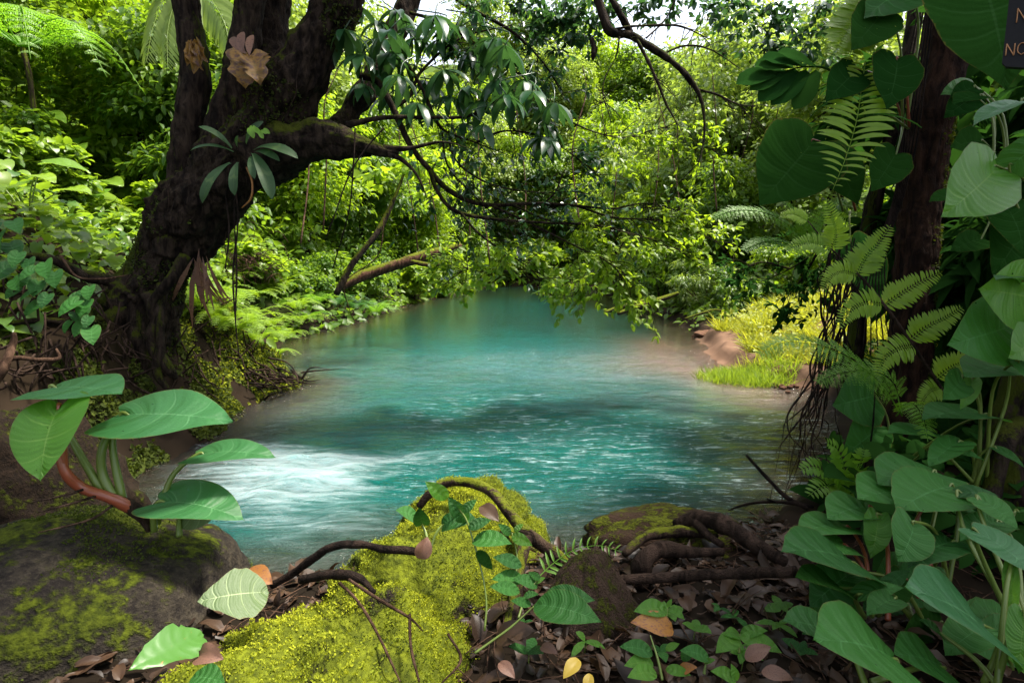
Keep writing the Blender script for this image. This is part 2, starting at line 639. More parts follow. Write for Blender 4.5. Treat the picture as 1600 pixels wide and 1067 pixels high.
M['stalk'] = leaf_mat('green_stalk', (.10, .14, .02), (.14, .2, .04), .1, rough=.4)
M['stalk_red'] = leaf_mat('red_stalk', (.22, .045, .025), (.26, .08, .03), .1, rough=.35)
M['fern'] = leaf_mat('fern_leaf', (.07, .19, .015), (.17, .33, .022), .5, rough=.5)
M['fern_lime'] = leaf_mat('fern_lime_leaf', (.13, .24, .015), (.24, .36, .02), .5, rough=.5)
M['fern_dark'] = leaf_mat('fern_dark_leaf', (.02, .085, .02), (.05, .14, .025), .4, rough=.45)
M['brom'] = leaf_mat('strap_leaf', (.025, .06, .02), (.04, .095, .03), .35, rough=.5, spec=.3, veins=1, vcol=(.1, .16, .05), vw=.05)
M['grass'] = leaf_mat('grass_blade', (.15, .21, .012), (.38, .38, .035), .45, rough=.55)
M['grass_green'] = leaf_mat('grass_green_blade', (.10, .19, .013), (.25, .33, .028), .45, rough=.55)
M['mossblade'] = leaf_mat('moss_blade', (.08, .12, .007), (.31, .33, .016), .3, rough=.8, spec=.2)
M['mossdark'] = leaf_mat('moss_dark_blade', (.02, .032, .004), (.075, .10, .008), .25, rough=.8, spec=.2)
M['dead'] = leaf_mat('dead_leaf', (.10, .045, .03), (.20, .10, .06), .2, rough=.6, spots=((.05, .02, .02), 20, .55))
M['litter'] = leaf_mat('litter_leaf', (.014, .008, .005), (.075, .040, .021), .12, rough=.5, spec=.3)
M['orange'] = leaf_mat('orange_leaf', (.20, .06, .012), (.34, .17, .02), .3, rough=.6, spots=((.12, .04, .03), 14, .52))
M['yellow'] = leaf_mat('yellow_leaf', (.45, .30, .02), (.5, .36, .05), .35, rough=.45)
M['palegreen'] = leaf_mat('pale_leaf', (.07, .115, .04), (.095, .14, .05), .2, rough=.45, veins=6, vcol=(.33, .40, .2), vw=.05)
M['banana'] = leaf_mat('torn_leaf', (.045, .15, .022), (.08, .19, .035), .3, rough=.4, spots=((.35, .16, .06), 7, .68))
M['bark'] = bark_mat('dark_bark', (.005, .0035, .003), (.036, .025, .018), (.045, .055, .005), .56)
M['bark_red'] = bark_mat('reddish_bark', (.008, .005, .004), (.042, .021, .013), (.09, .10, .008), .66)
M['bark_moss'] = bark_mat('mossy_bark', (.014, .010, .008), (.05, .036, .026), (.11, .13, .010), .50, upmoss=.3)
M['log'] = bark_mat('fallen_log_bark', (.035, .017, .011), (.12, .06, .04), (.11, .13, .010), .56, upmoss=.35)
M['root'] = bark_mat('root_bark', (.012, .008, .006), (.06, .038, .028), None)
M['root_dark'] = bark_mat('dark_root_bark', (.006, .0045, .004), (.028, .018, .014), None)
M['rootmoss'] = bark_mat('mossy_root_bark', (.014, .009, .007), (.065, .042, .03), (.12, .14, .012), .60)
M['twig'] = bark_mat('twig_bark', (.025, .014, .009), (.10, .058, .038), None)
M['rock'] = moss_rock_mat('dark_mossy_rock', (.034, .028, .020), (.022, .030, .004), (.065, .080, .006), .655, 1.5, (.011, .009, .008))
M['rock_wet'] = moss_rock_mat('brown_rock', (.055, .036, .027), (.03, .036, .005), (.06, .07, .007), .64, 2.0, (.028, .018, .013))
M['mossrock'] = moss_rock_mat('bright_mossy_rock', (.02, .014, .012), (.035, .045, .004), (.12, .14, .008), .52, 1.6, (.010, .007, .006))
M['redrock'] = moss_rock_mat('red_bank_rock', (.15, .085, .056), (.2, .14, .05), (.12, .13, .02), .74, 2.5, (.09, .04, .026))
M['earth'] = moss_rock_mat('dark_bank_earth', (.022, .014, .009), (.025, .03, .004), (.05, .06, .006), .66, 2.0, (.010, .007, .005))
M['earthmound'] = moss_rock_mat('root_mound_earth', (.035, .02, .014), (.04, .05, .005), (.09, .10, .008), .62, 2.0, (.03, .018, .012))


# ------------------------------------------------------------------ terrain and water
LY = [-6, 1.2, 2.2, 3.4, 4.3, 5.5, 7.1, 8.4, 9.2, 9.7, 10.4, 12, 14.3, 16.2, 21, 33, 42, 60]
LX = [-6.5, -6.5, -6.0, -4.6, -3.6, -3.4, -3.5, -3.55, -3.6, -4.0, -4.9, -5.2, -5.6, -5.3, -4.8, -3.7, -2.5, 1]
RY = [-6, 3.4, 4.3, 5.5, 7.1, 8.6, 9.6, 11.5, 13, 15, 18.9, 27.8, 36, 42, 60]
RX = [1.2, 1.2, 2.2, 3.2, 4.3, 4.7, 4.2, 3.9, 4.5, 5.0, 5.4, 5.0, 5.7, 7, 9]


def shore(x, y):
    """signed distance to the water's edge, + on land"""
    lx, rx = np.interp(y, LY, LX), np.interp(y, RY, RX)
    yn = np.interp(x, [-3, -1.6, -.6, .3, 1.2, 2.2], [2.2, 3.0, 3.3, 3.35, 3.5, 4.2])
    wob = .16 * vn(np.stack([x * 1.7, y * 1.7, 0 * x], -1), 5) + .3 * vn(np.stack([x * .5, y * .5, 0 * x], -1), 6) * sstep(9, 15, y)
    l, r, n, e = lx - x, x - rx, yn - y, y - 43
    return np.maximum(np.maximum(l, r), np.maximum(n, e)) + wob, l, r, n, e


def height(x, y):
    x, y = np.asarray(x, float), np.asarray(y, float)
    s, l, r, n, e = shore(x, y)
    p = np.stack([x, y, 0 * x], -1)
    bed = np.clip(s * .55, -1.3, 0)
    # left bank: steep eroded face by the tree, gentle mossy slope beyond, hillside climbing away
    stp = sstep(10.6, 9.0, y)
    kl = np.maximum(l, 0)
    kl = np.maximum(s, 0) * sstep(-.2, .2, l)
    hl = (1.15 * sstep(-.1, 1.0, kl) * stp + (1 - stp) * .95 * sstep(0, 2.2, kl)) + .50 * np.maximum(kl - .7, 0) + .02 * np.maximum(kl - 4, 0) ** 2
    hl = np.minimum(hl, 14 + .1 * kl)
    # right side: low near bank, grassy bank, then slope
    kr = np.maximum(s, 0) * sstep(-.2, .2, r)
    g = sstep(7.6, 8.8, y)
    hr = (1 - g) * (.42 * sstep(0, .6, kr) + .22 * np.maximum(kr - 1.2, 0)) + g * (.26 * sstep(0, .35, kr) + .42 * sstep(.3, 2.0, kr) + .48 * np.maximum(kr - 2.2, 0))
    # near ground
    kn = np.maximum(s, 0) * sstep(-.2, .2, n)
    hn = .40 * sstep(0, .45, kn) + .10 * np.maximum(kn - .5, 0)
    ke = np.maximum(e, 0)
    he = np.minimum(.75 * ke, 24 + .1 * ke)
    h = np.maximum(np.maximum(hl, hr), np.maximum(hn, he))
    rough = .05 * fbm(p * 2.2, 4, 2) + .25 * fbm(p * .35, 3, 9) * sstep(1.5, 6, s)
    face = sstep(.0, .3, kl) * sstep(1.3, .6, kl) * stp
    rough = rough + face * .22 * fbm(p * 2.6, 3, 4)
    return np.where(s > 0, h + rough * sstep(0, .3, s), bed + .04 * fbm(p * 3, 2, 1))


def ground(px, py, lo=1.2, hi=70):
    """where the view ray of that place meets the ground"""
    d = np.exp(np.linspace(math.log(lo), math.log(hi), 700))
    pt = CAM + ray(px, py) * d[:, None]
    hit = np.where(pt[:, 2] < np.maximum(height(pt[:, 0], pt[:, 1]), 0))[0]
    return pt[hit[0]] if len(hit) else pt[-1]


def onground(x, y, dz=0.0):
    return np.array([x, y, float(height(np.array([x]), np.array([y]))[0]) + dz])


ys = np.concatenate([np.linspace(-3, 12, 260), np.linspace(12.1, 30, 110), np.linspace(30.5, 160, 60)])
xs = np.concatenate([-np.exp(np.linspace(math.log(160), math.log(9), 40)), np.linspace(-8.9, 8.9, 270), np.exp(np.linspace(math.log(9), math.log(160), 40))])
gx, gy = np.meshgrid(xs, ys)
gh = height(gx, gy)
sd = shore(gx, gy)
tm = MB()
nx, ny = len(xs), len(ys)
i, j = np.arange(ny - 1)[:, None] * nx, np.arange(nx - 1)[None]
tm.add(np.stack([gx, gy, gh], -1).reshape(-1, 3), np.stack([i + j, i + j + 1, i + nx + j + 1, i + nx + j], -1).reshape(-1, 4))
redm = sstep(8.0, 8.8, gy) * sstep(16, 12, gy) * sstep(0, .8, gx - 2.5)
mossm = sstep(4.5, 6.5, gy) * sstep(0, -1, gx)

m, t = mat('soil')
N = NT(t)
n1, n2, n3 = N.noise(5, 5, .65), N.noise(38, 4, .65), N.noise(1.3, 4, .6)
c = N.mix(N.ramp(n2, .3, .7), (.006, .0045, .003), (.023, .015, .009))
c = N.mix(N.math('MULTIPLY', N.attr('red').outputs['Fac'], 1.0), c, N.mix(N.ramp(n2, .3, .7), (.07, .042, .028), (.17, .10, .066)))
k = N.math('MULTIPLY', N.attr('mossy').outputs['Fac'], N.ramp(N.math('ADD', N.math('MULTIPLY', n1, .7), N.math('MULTIPLY', n3, .4)), .5, .62))
c = N.mix(k, c, N.mix(n2, (.10, .12, .01), (.03, .045, .008)))
c = N.mix(N.attr('far').outputs['Fac'], c, N.mix(n1, (.03, .055, .01), (.07, .11, .02)))
N.out(N.pbr(c, .9, N.bump(N.math('ADD', n2, n1), 1.0, .04), .06))
M['soil'] = m
ter = obj('ground', tm, m, extra={'red': redm.ravel(), 'mossy': mossm.ravel(), 'far': (sstep(13, 18, gy) * sstep(.6, 1.6, sd[0])).ravel()}, org=(0, 0, 0))
tag(ter, 'dark earth banks and hillside around the turquoise pool', 'ground', kind='structure')

# water surface: one sheet with a real swell, thicker and calmer by depth
ys = np.concatenate([np.linspace(.6, 9, 300), np.linspace(9.05, 18, 110), np.linspace(18.2, 48, 90)])
xs = np.concatenate([np.linspace(-9, -4.6, 20), np.linspace(-4.5, 4.8, 300), np.linspace(4.9, 10, 24)])
gx, gy = np.meshgrid(xs, ys)
dep = np.clip(-height(gx, gy), 0, 2)
p = np.stack([gx, gy, 0 * gx], -1)


def blob(x0, y0, a, b, rot=0):
    c_, s_ = math.cos(rot), math.sin(rot)
    u, v = (gx - x0) * c_ + (gy - y0) * s_, -(gx - x0) * s_ + (gy - y0) * c_
    return np.exp(-(u / a) ** 2 - (v / b) ** 2)


rap = .9 * blob(-1.95, 4.75, .8, .45, .1) + .9 * blob(-2.8, 5.9, .9, .3, -.25) + .75 * blob(-1.6, 5.6, 1.5, .28, .1) + .55 * blob(-2.4, 5.1, 1.2, .5) + .5 * blob(-1.5, 4.1, 1.0, .4)
foam = np.clip(rap, 0, 1)
riff = .75 * blob(-.55, 7.4, .9, 1.1) + .4 * blob(1.2, 6.8, 1.4, .7, .2) + .5 * blob(-.5, 5.2, 1.6, .8, .2) + .35 * blob(1.6, 4.9, 1.6, 1.1, .2) + .4 * blob(.4, 8.3, .6, .22, -.25) + .3 * blob(2.6, 6.3, 1.3, .8) + .7 * blob(2.5, 5.1, 1.1, 1.0) + .4 * blob(3.4, 6.6, .9, .8)  # riffle mask: drives ripple height and places the painted sky sheen
q = p * np.array([1.0, 1.0, 1])
gz = .018 * fbm(q * 1.1, 3, 11) * sstep(16, 9, gy) + (.05 * rap + .012 * riff) * fbm(q * np.array([1.5, 3.2, 1]), 3, 12) + .05 * blob(-1.95, 4.75, .5, .4)
wm = MB()
nx, ny = len(xs), len(ys)
i, j = np.arange(ny - 1)[:, None] * nx, np.arange(nx - 1)[None]
wm.add(np.stack([gx, gy, gz], -1).reshape(-1, 3), np.stack([i + j, i + j + 1, i + nx + j + 1, i + nx + j], -1).reshape(-1, 4))
turq = np.clip(blob(-.3, 12.0, 3.4, 5.0) + .9 * blob(-1.0, 5.6, 2.8, 2.6) + .7 * blob(.6, 5.0, 2.2, 2.2) + .45 * blob(.5, 24, 3, 6), 0, 1)
murk = np.clip(1.1 * blob(4.0, 10.2, 1.0, 2.4) + .8 * blob(3.8, 13.0, 1.2, 1.8) + .4 * blob(2.7, 10.8, 1.2, 1.2) + .4 * blob(3.9, 7.8, .9, 1.1), 0, 1)

m, t = mat('water')
N = NT(t)
pos = N.pos()
def mapped(sx, sy, rot=0.0):
    k = N.n("ShaderNodeMapping")
    k.inputs["Scale"].default_value = (sx, sy, 1)
    k.inputs["Rotation"].default_value = (0, 0, rot)
    N.l(pos, k.inputs[0])
    return k.outputs[0]
aT, aM, aF, aR, aD = (N.attr(x).outputs['Fac'] for x in ('turq', 'murk', 'foam', 'riff', 'depth'))
nb = N.noise(.9, 4, .6, mapped(.8, 1.2), 1.5)
nl = N.noise(2.2, 4, .6, mapped(.5, 1.4, .2), 1.0)
tq = N.math('ADD', aT, N.math('MULTIPLY', N.math('SUBTRACT', nb, .5), .7), clamp=True)
col = N.mix(tq, N.mix(N.attr('near').outputs['Fac'], (.005, .015, .009), (.009, .030, .023)), (.0, .066, .058))  # far water darkened green in the base colour, imitating the forest's reflection
brown = N.mix(nl, (.13, .075, .038), (.06, .044, .027))
col = N.mix(N.math('ADD', aM, N.math('MULTIPLY', N.math('SUBTRACT', nl, .5), .5), clamp=True), col, brown)
sh = N.ramp(aD, .85, .10)
col = N.mix(N.math('MULTIPLY', sh, .85), col, (.032, .023, .015))
# white water: drawn-out bubble threads, plus sky sheen painted over the riffles
th = N.noise(2.0, 5, .62, mapped(.55, 2.6, -.18), 1.8)
th2 = N.noise(6.5, 4, .6, mapped(.35, 2.2, .25), 1.2)
fm = N.math('ADD', N.math('MULTIPLY', aF, 1.15), N.math('MULTIPLY', N.math('SUBTRACT', N.math('ADD', N.math('MULTIPLY', th, .65), N.math('MULTIPLY', th2, .35)), .5), 2.6))
fm = N.math('MULTIPLY', N.ramp(fm, .35, 1.55), N.ramp(aF, .02, .55))
sky_sheen = N.math('MULTIPLY', N.ramp(N.noise(5.5, 7, .72, mapped(.6, 2.4, .12), 1.2), .50, .74), N.ramp(aR, .05, .6))
bub = N.math('MULTIPLY', N.ramp(N.noise(9.0, 3, .5, mapped(.7, 1.6), .2), .74, .80), N.ramp(aT, .3, .6))
fm = N.math('MAXIMUM', N.math('MULTIPLY', fm, .85), N.math('MAXIMUM', N.math('MULTIPLY', sky_sheen, .95), N.math('MULTIPLY', bub, .4)))
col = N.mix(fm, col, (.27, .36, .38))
b1 = N.noise(4.2, 4, .62, mapped(.6, 1.9, .15), .8)
b2 = N.noise(13, 4, .65, mapped(.55, 1.7, -.2), .8)
b3 = N.noise(34, 3, .6, mapped(.5, 1.5, .1), .5)
amp = N.math('ADD', N.math('ADD', .08, N.math('MULTIPLY', N.attr('near').outputs['Fac'], .5)), N.math('ADD', N.math('MULTIPLY', aR, 1.3), N.math('MULTIPLY', aF, 1.2)))
hgt = N.math('MULTIPLY', N.math('ADD', N.math('ADD', N.math('MULTIPLY', b1, 1.0), N.math('MULTIPLY', b2, .32)), N.math('MULTIPLY', b3, .07)), amp)
bn = N.bump(hgt, 1.0, .28)
alpha = N.math('ADD', .55, N.math('MULTIPLY', N.ramp(aD, .0, .4), .45))
k = N.n("ShaderNodeBsdfPrincipled")
N.l(col, k.inputs["Base Color"])
N.l(N.math('ADD', .10, N.math('MULTIPLY', fm, .5)), k.inputs["Roughness"])
k.inputs["IOR"].default_value = 1.33
k.inputs["Specular IOR Level"].default_value = 1.0
N.l(bn, k.inputs["Normal"])
N.l(alpha, k.inputs["Alpha"])
k.inputs["Subsurface Weight"].default_value = 1.0      # cloudy water scatters light sideways
k.inputs["Subsurface Radius"].default_value = (.5, .9, .9)
k.inputs["Subsurface Scale"].default_value = .7
N.out(k.outputs[0])
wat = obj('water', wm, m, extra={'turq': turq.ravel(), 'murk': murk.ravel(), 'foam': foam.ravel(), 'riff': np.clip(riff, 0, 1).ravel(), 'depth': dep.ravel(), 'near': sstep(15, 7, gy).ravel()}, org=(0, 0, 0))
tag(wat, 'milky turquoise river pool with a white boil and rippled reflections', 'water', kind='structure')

# ------------------------------------------------------------------ plants: builders
def crown_leaves(mb, T, n, c, r, size, seed=0, clumps=16, fill=.35, droop=.5, flat=.75, rndbias=0.0):
    """foliage made of leaf clumps spread through an uneven volume"""
    g = np.random.default_rng(seed)
    cc = rdir(clumps, g) * (g.random((clumps, 1)) ** .45)
    cc = cc * np.asarray(r) + np.asarray(c)
    cr = np.mean(r) * g.uniform(.24, .46, clumps)
    w_ = cr ** 2
    wh = g.choice(clumps, n, p=w_ / w_.sum())
    d = rdir(n, g)
    d[:, 2] = np.where(d[:, 2] < -.3, -d[:, 2] * .6, d[:, 2])
    rad = cr[wh] * (g.random(n) ** .33) * (1 + .35 * vn(d * 2.5 + wh[:, None] * 3.3, seed))
    pos = cc[wh] + d * rad[:, None] * np.array([1.1, 1.1, flat])
    up = nrm(np.array([0, 0, 1.0]) + d * .7 + g.normal(0, .35, (n, 3)))
    dr = nrm(d * np.array([1, 1, .3]) + g.normal(0, .5, (n, 3)) + np.array([0, 0, -droop]))
    rn = np.clip(g.random(n) * .55 + g.random(clumps)[wh] * .45 + rndbias, 0, 1)
    scatter(mb, T, pos, dr, up, size * g.uniform(.6, 1.25, n), rn)
    return cc


def tree_proto(name, label, cat, h, r, nleaf, T, size, lm, seed, clumps=22, trunk_r=.12, low=.25):
    o = thing(name, label, cat, (0, 0, 0))
    cb, tb = MB(), MB()
    cen = np.array([0, 0, h * (low + 1) / 2])
    cc = crown_leaves(cb, T, nleaf, cen, (r, r, h * (1 - low) / 2), size, seed, clumps)
    g = np.random.default_rng(seed + 50)
    top = np.array([g.normal(0, r * .2), g.normal(0, r * .2), h * .82])
    path = smooth([(0, 0, -.5), (g.normal(0, .1), g.normal(0, .1), h * .3), tuple(top * .65), tuple(top)], 10)
    tube(tb, path, [trunk_r * 1.5, trunk_r, trunk_r * .7, trunk_r * .3], 7, n=12, bump=.15, bs=3)
    for k in range(min(9, clumps)):
        a = path[3 + k % 5]
        b = cc[k]
        tube(tb, [a, (a + b) / 2 + [0, 0, .1 * h * .2], b], [trunk_r * .4, trunk_r * .22, trunk_r * .08], 5, n=7)
    obj('crown', cb, M[lm], o)
    obj('trunk', tb, M['bark'], o)
    return o


def bush_proto(name, label, cat, r, nleaf, T, size, lm, seed, clumps=14):
    o = thing(name, label, cat, (0, 0, 0))
    cb, tb = MB(), MB()
    cc = crown_leaves(cb, T, nleaf, (0, 0, r * .75), (r, r, r * .75), size, seed, clumps)
    for k in range(min(8, clumps)):
        tube(tb, [(0, 0, -.2), cc[k] * np.array([.4, .4, .5]), cc[k]], [.03, .02, .008], 5, n=7)
    obj('foliage', cb, M[lm], o)
    obj('stem', tb, M['twig'], o)
    return o


used = set()


def put(proto, loc, rz=0.0, sc=1.0, label=None, group=None, cat=None, scz=None):
    o = proto
    if proto.name in used:
        o = copy_tree(proto)
    used.add(o.name)
    used.add(proto.name)
    o.location = tuple(loc)
    o.rotation_euler = (0, 0, rz)
    o.scale = (sc, sc, scz or sc)
    tag(o, label, cat, group)
    return o


def leafset(mb, T, base, tip, up, wid=1.0, rnd=.5):
    base, tip = np.asarray(base), np.asarray(tip)
    scatter(mb, T, base, nrm(tip - base), up, np.linalg.norm(tip - base), rnd, wid)


def leaf_part(root, base, tip, up, lm, T, foot=None, sr=.008, stalk='stalk', wid=1.0, rnd=.5, sag=.0):
    """one leaf of a plant (a part) with its stalk (a sub-part)"""
    mb = MB()
    leafset(mb, T, base, tip, up, wid, rnd)
    lo = obj('leaf', mb, M[lm], root)
    if foot is not None:
        sb = MB()
        base, foot = np.asarray(base), np.asarray(foot)
        back = nrm(base - np.asarray(tip))
        mid = (base * .55 + foot * .45) + np.array([0, 0, .10 * np.linalg.norm(base - foot)]) + back * .12 * np.linalg.norm(base - foot)
        tube(sb, [foot, mid, base + back * .01, base + (np.asarray(tip) - base) * .06], [sr * 1.5, sr * 1.1, sr * .8, sr * .4], 7, n=16)
        obj('stalk', sb, M[stalk], lo)
    return lo

# ------------------------------------------------------------------ rocks of the near bank
mb = MB()
lump(mb, (-2.10, 2.28, .12), (.95, .80, .72), .25, .10, 1.3, 4, 140, boxy=.15)
bo = obj('boulder', mb, M['rock'], org=(-1.98, 2.3, -.3))
bv = lump(MB(), (-2.10, 2.28, .12), (.95, .80, .72), .25, .10, 1.3, 4, 260, boxy=.15)
bn_ = nrm((bv - np.array([-2.10, 2.28, .12])) / np.array([.9, .64, .52]))
bi = RNG.choice(len(bv), 70000)
bp_, bnn = bv[bi] + RNG.normal(0, .004, (70000, 3)), bn_[bi]
kp = (fbm(bp_ * 3.4, 4, 61) + .35 * (bnn[:, 2] - .5) > .12) & (bnn[:, 2] > .05)
q = MB()
T_TUFT = simple(.30, .24, .1, .2)
scatter(q, T_TUFT, bp_[kp], bnn[kp] + RNG.normal(0, .8, (kp.sum(), 3)), RNG.normal(0, 1, (kp.sum(), 3)), RNG.uniform(.006, .014, kp.sum()), RNG.random(kp.sum()))
obj('moss', q, M['mossdark'], bo)['kind'] = 'stuff'
tag(bo, 'big dark boulder with patchy moss beneath the elephant ear plant', 'boulder')

mb = MB()
lump(mb, (-3.65, 3.9, .12), (.80, .55, .80), .2, .22, 1.7, 9, 90)
b2 = obj('boulder', mb, M['earth'], org=(-2.75, 3.35, -.2))
tag(b2, 'dark earthy rock behind the pale heart leaf at the pool edge', 'boulder')


# mossy rock: a long rounded back running down to the water
ax = smooth([(-.98, .75, .30), (-.74, 1.35, .27), (-.60, 1.95, .20), (-.44, 2.5, .17), (-.28, 3.0, .15), (-.22, 3.42, .13)], 110)
rx_ = smooth(np.array([[.86], [.76], [.58], [.54], [.50], [.44]]), 110)[:, 0]
rz_ = smooth(np.array([[.46], [.47], [.44], [.47], [.48], [.44]]), 110)[:, 0]
ext = np.linspace(0, 1, 14)[1:]
ax = np.vstack([ax, ax[-1] + np.outer(ext, np.array([.05, .34, -.03]))])
rx_ = np.concatenate([rx_, rx_[-1] * np.sqrt(1 - ext ** 2 * .998)])
rz_ = np.concatenate([rz_, rz_[-1] * np.sqrt(1 - ext ** 2 * .998)])
th = np.linspace(0, 2 * np.pi, 120, endpoint=False)
tt = nrm(np.gradient(ax, axis=0))
ss = nrm(np.cross(tt, np.array([0, 0, 1.0])))
uu = np.cross(ss, tt)
v = ax[:, None] + ss[:, None] * (np.cos(th)[None, :, None] * rx_[:, None, None]) + uu[:, None] * (np.sin(th)[None, :, None] * rz_[:, None, None])
dn = nrm(v - ax[:, None])
v = v + dn * (.10 * fbm(v * 2.6, 3, 21) + .055 * fbm(v * 7, 3, 22) + .012 * fbm(v * 26, 2, 23))[..., None]
# the deep cleft between the far hump and the near one
yc = v[..., 1] - .25 * v[..., 0] * 0
clf = np.exp(-((v[..., 1] - (2.42 - .55 * (v[..., 0] + .5))) / .12) ** 2)
v = v - dn * (.13 * clf)[..., None]
na, nc = v.shape[:2]
i, j = np.arange(na - 1)[:, None] * nc, np.arange(nc)[None]
j2 = (j + 1) % nc
mr = MB()
mr.add(v.reshape(-1, 3), np.stack([i + j, i + j2, i + nc + j2, i + nc + j], -1).reshape(-1, 4))
mossy = obj('mossy_rock', mr, M['mossrock'], org=(-.6, 2, 0))
tag(mossy, 'long rounded rock covered in bright yellow green moss, running down to the water', 'mossy rock')
# moss tufts standing on it
fl = v[:-1].reshape(-1, 3)
nr = dn[:-1].reshape(-1, 3)
okk = nr[:, 2] > -.15
fl, nr = fl[okk], nr[okk]
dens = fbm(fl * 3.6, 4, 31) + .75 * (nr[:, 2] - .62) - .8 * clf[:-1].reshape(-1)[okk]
pick = RNG.choice(len(fl), 120000, p=np.clip(dens + .55, .02, 1) / np.clip(dens + .55, .02, 1).sum())
pp = fl[pick] + RNG.normal(0, .008, (len(pick), 3))
pn = nr[pick]
pd = dens[pick] + .25 * fbm(pp * 16, 2, 33)
mb, mk = MB(), MB()
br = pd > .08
T_MOSS = simple(.30, .24, .1, .2)
scatter(mb, T_MOSS, pp[br] - pn[br] * .004, pn[br] + RNG.normal(0, .75, (br.sum(), 3)), RNG.normal(0, 1, (br.sum(), 3)), RNG.uniform(.005, .0125, br.sum()), np.clip(.25 + .9 * pd[br] + .35 * vn(pp[br] * 2.2, 77) + RNG.normal(0, .15, br.sum()), 0, 1))
lg = np.where(br)[0][::14]
scatter(mb, T_NARROW, pp[lg], pn[lg] * .8 + RNG.normal(0, .6, (len(lg), 3)), RNG.normal(0, 1, (len(lg), 3)), RNG.uniform(.008, .017, len(lg)), np.clip(.5 + .4 * pd[lg], 0, 1), 1.3)
obj('moss', mb, M['mossblade'], mossy)['kind'] = 'stuff'
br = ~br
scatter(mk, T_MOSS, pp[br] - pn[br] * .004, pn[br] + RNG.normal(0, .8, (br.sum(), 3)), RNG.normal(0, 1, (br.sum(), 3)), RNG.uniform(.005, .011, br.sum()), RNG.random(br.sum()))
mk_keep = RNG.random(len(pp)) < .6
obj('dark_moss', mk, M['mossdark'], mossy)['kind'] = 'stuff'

mb = MB()
def peak(v):
    z = v[..., 2]
    k = np.clip(1 - .45 * np.clip(z / .27, -.2, 1), .1, 1.2)
    v = v.copy()
    v[..., 0] *= k
    v[..., 1] *= k
    return v
lump(mb, (.315, 2.30, .52), (.235, .21, .27), .5, .10, 1.4, 13, 90, boxy=.3, cut=peak, facets=11)
r3 = obj('small_rock', mb, M['rock_wet'], org=(.315, 2.3, .38))
tag(r3, 'small pointed brown rock sitting on the leaf litter beside the mossy rock', 'rock')

mb = MB()
lump(mb, (1.02, 3.12, .30), (.56, .36, .23), -.1, .16, 2.0, 17, 90)
r4 = obj('root_mound', mb, M['earthmound'], org=(1.02, 3.12, .1))
tag(r4, 'low earthy mound wrapped in thick roots at the water edge', 'root mound')
for k, (path, rad, nm) in enumerate([
    (PP([(1055, 818, 3.2), (1090, 808, 3.1), (1135, 822, 2.95), (1180, 850, 2.85), (1228, 880, 2.75)]), [.028, .04, .045, .042, .03], 'root'),
    (PP([(1085, 812, 3.1), (1105, 835, 2.98), (1130, 852, 2.92)]), [.03, .024, .014], 'root'),
    (PP([(1000, 915, 2.75), (1003, 880, 2.75), (1030, 858, 2.8), (1075, 862, 2.85), (1130, 862, 2.85)]), [.04, .045, .04, .03, .02], 'root'),
    (PP([(958, 905, 2.62), (1040, 902, 2.58), (1120, 897, 2.5), (1245, 893, 2.35)]), [.018, .022, .024, .02], 'root'),
    (PP([(975, 865, 2.9), (1010, 838, 3.0), (1060, 830, 3.1), (1120, 836, 3.0)]), [.02, .03, .03, .02], 'rootmoss')]):
    q = MB()
    tube(q, path, rad, 10, n=26, bump=.22, bs=11, seed=k)
    obj('root', q, M[nm], r4)

# the far low stump bits: a stick lying over the water
st = thing('dead_stick', 'bare forked stick poking over the bright water near the hanging roots', 'stick', P(1255, 792, 3.6))
q = MB()
tube(q, PP([(1166, 711, 3.9), (1200, 748, 3.8), (1228, 776, 3.7), (1262, 794, 3.6)]), [.010, .013, .014, .014], 7, bump=.15, bs=15)
obj('shaft', q, M['root_dark'], st)
q = MB()
tube(q, PP([(1138, 797, 3.75), (1165, 788, 3.72), (1195, 784, 3.7), (1240, 786, 3.65), (1270, 792, 3.6)]), [.004, .008, .008, .011, .012], 6, bump=.2, bs=15)
tube(q, PP([(1170, 788, 3.72), (1164, 793, 3.72)]), [.004, .002], 5)
tube(q, PP([(1215, 786, 3.68), (1198, 779, 3.68)]), [.008, .006], 5)
obj('side_twig', q, M['root_dark'], st)

# roots over the mossy rock
rt = thing('arched_root', 'dark root arching over the crest of the mossy rock into the water', 'root', P(890, 885, 3.1))
for path, rad in [
    (PP([(655, 792, 3.15), (672, 770, 3.15), (700, 754, 3.15), (735, 754, 3.1), (768, 769, 3.02), (795, 800, 2.92), (825, 836, 2.86), (862, 862, 2.9), (905, 905, 2.9)]), [.022, .026, .025, .028, .03, .03, .032, .034, .03]),
    (PP([(826, 838, 2.86), (812, 880, 2.7), (805, 935, 2.5), (790, 985, 2.3)]), [.028, .03, .03, .02])]:
    q = MB()
    tube(q, path, rad, 10, n=44, bump=.16, bs=12, seed=2)
    obj('root', q, M['rootmoss'], rt)
rt = thing('creeping_root', 'thin dark root creeping along the left edge of the mossy rock', 'root', P(425, 915, 2.5))
q = MB()
tube(q, PP([(425, 915, 2.62), (455, 897, 2.6), (490, 872, 2.55), (520, 854, 2.52), (560, 850, 2.5), (600, 858, 2.45), (640, 860, 2.42), (668, 868, 2.4)]), [.016, .017, .018, .02, .017, .015, .017, .012], 8, n=44, bump=.2, bs=16)
obj('root', q, M['root_dark'], rt)
q = MB()
tube(q, PP([(470, 905, 2.4), (520, 897, 2.33), (560, 903, 2.25), (585, 925, 2.18)]), [.018, .02, .018, .01], 8, n=24, bump=.2, bs=16)
obj('side_root', q, M['root_dark'], rt)
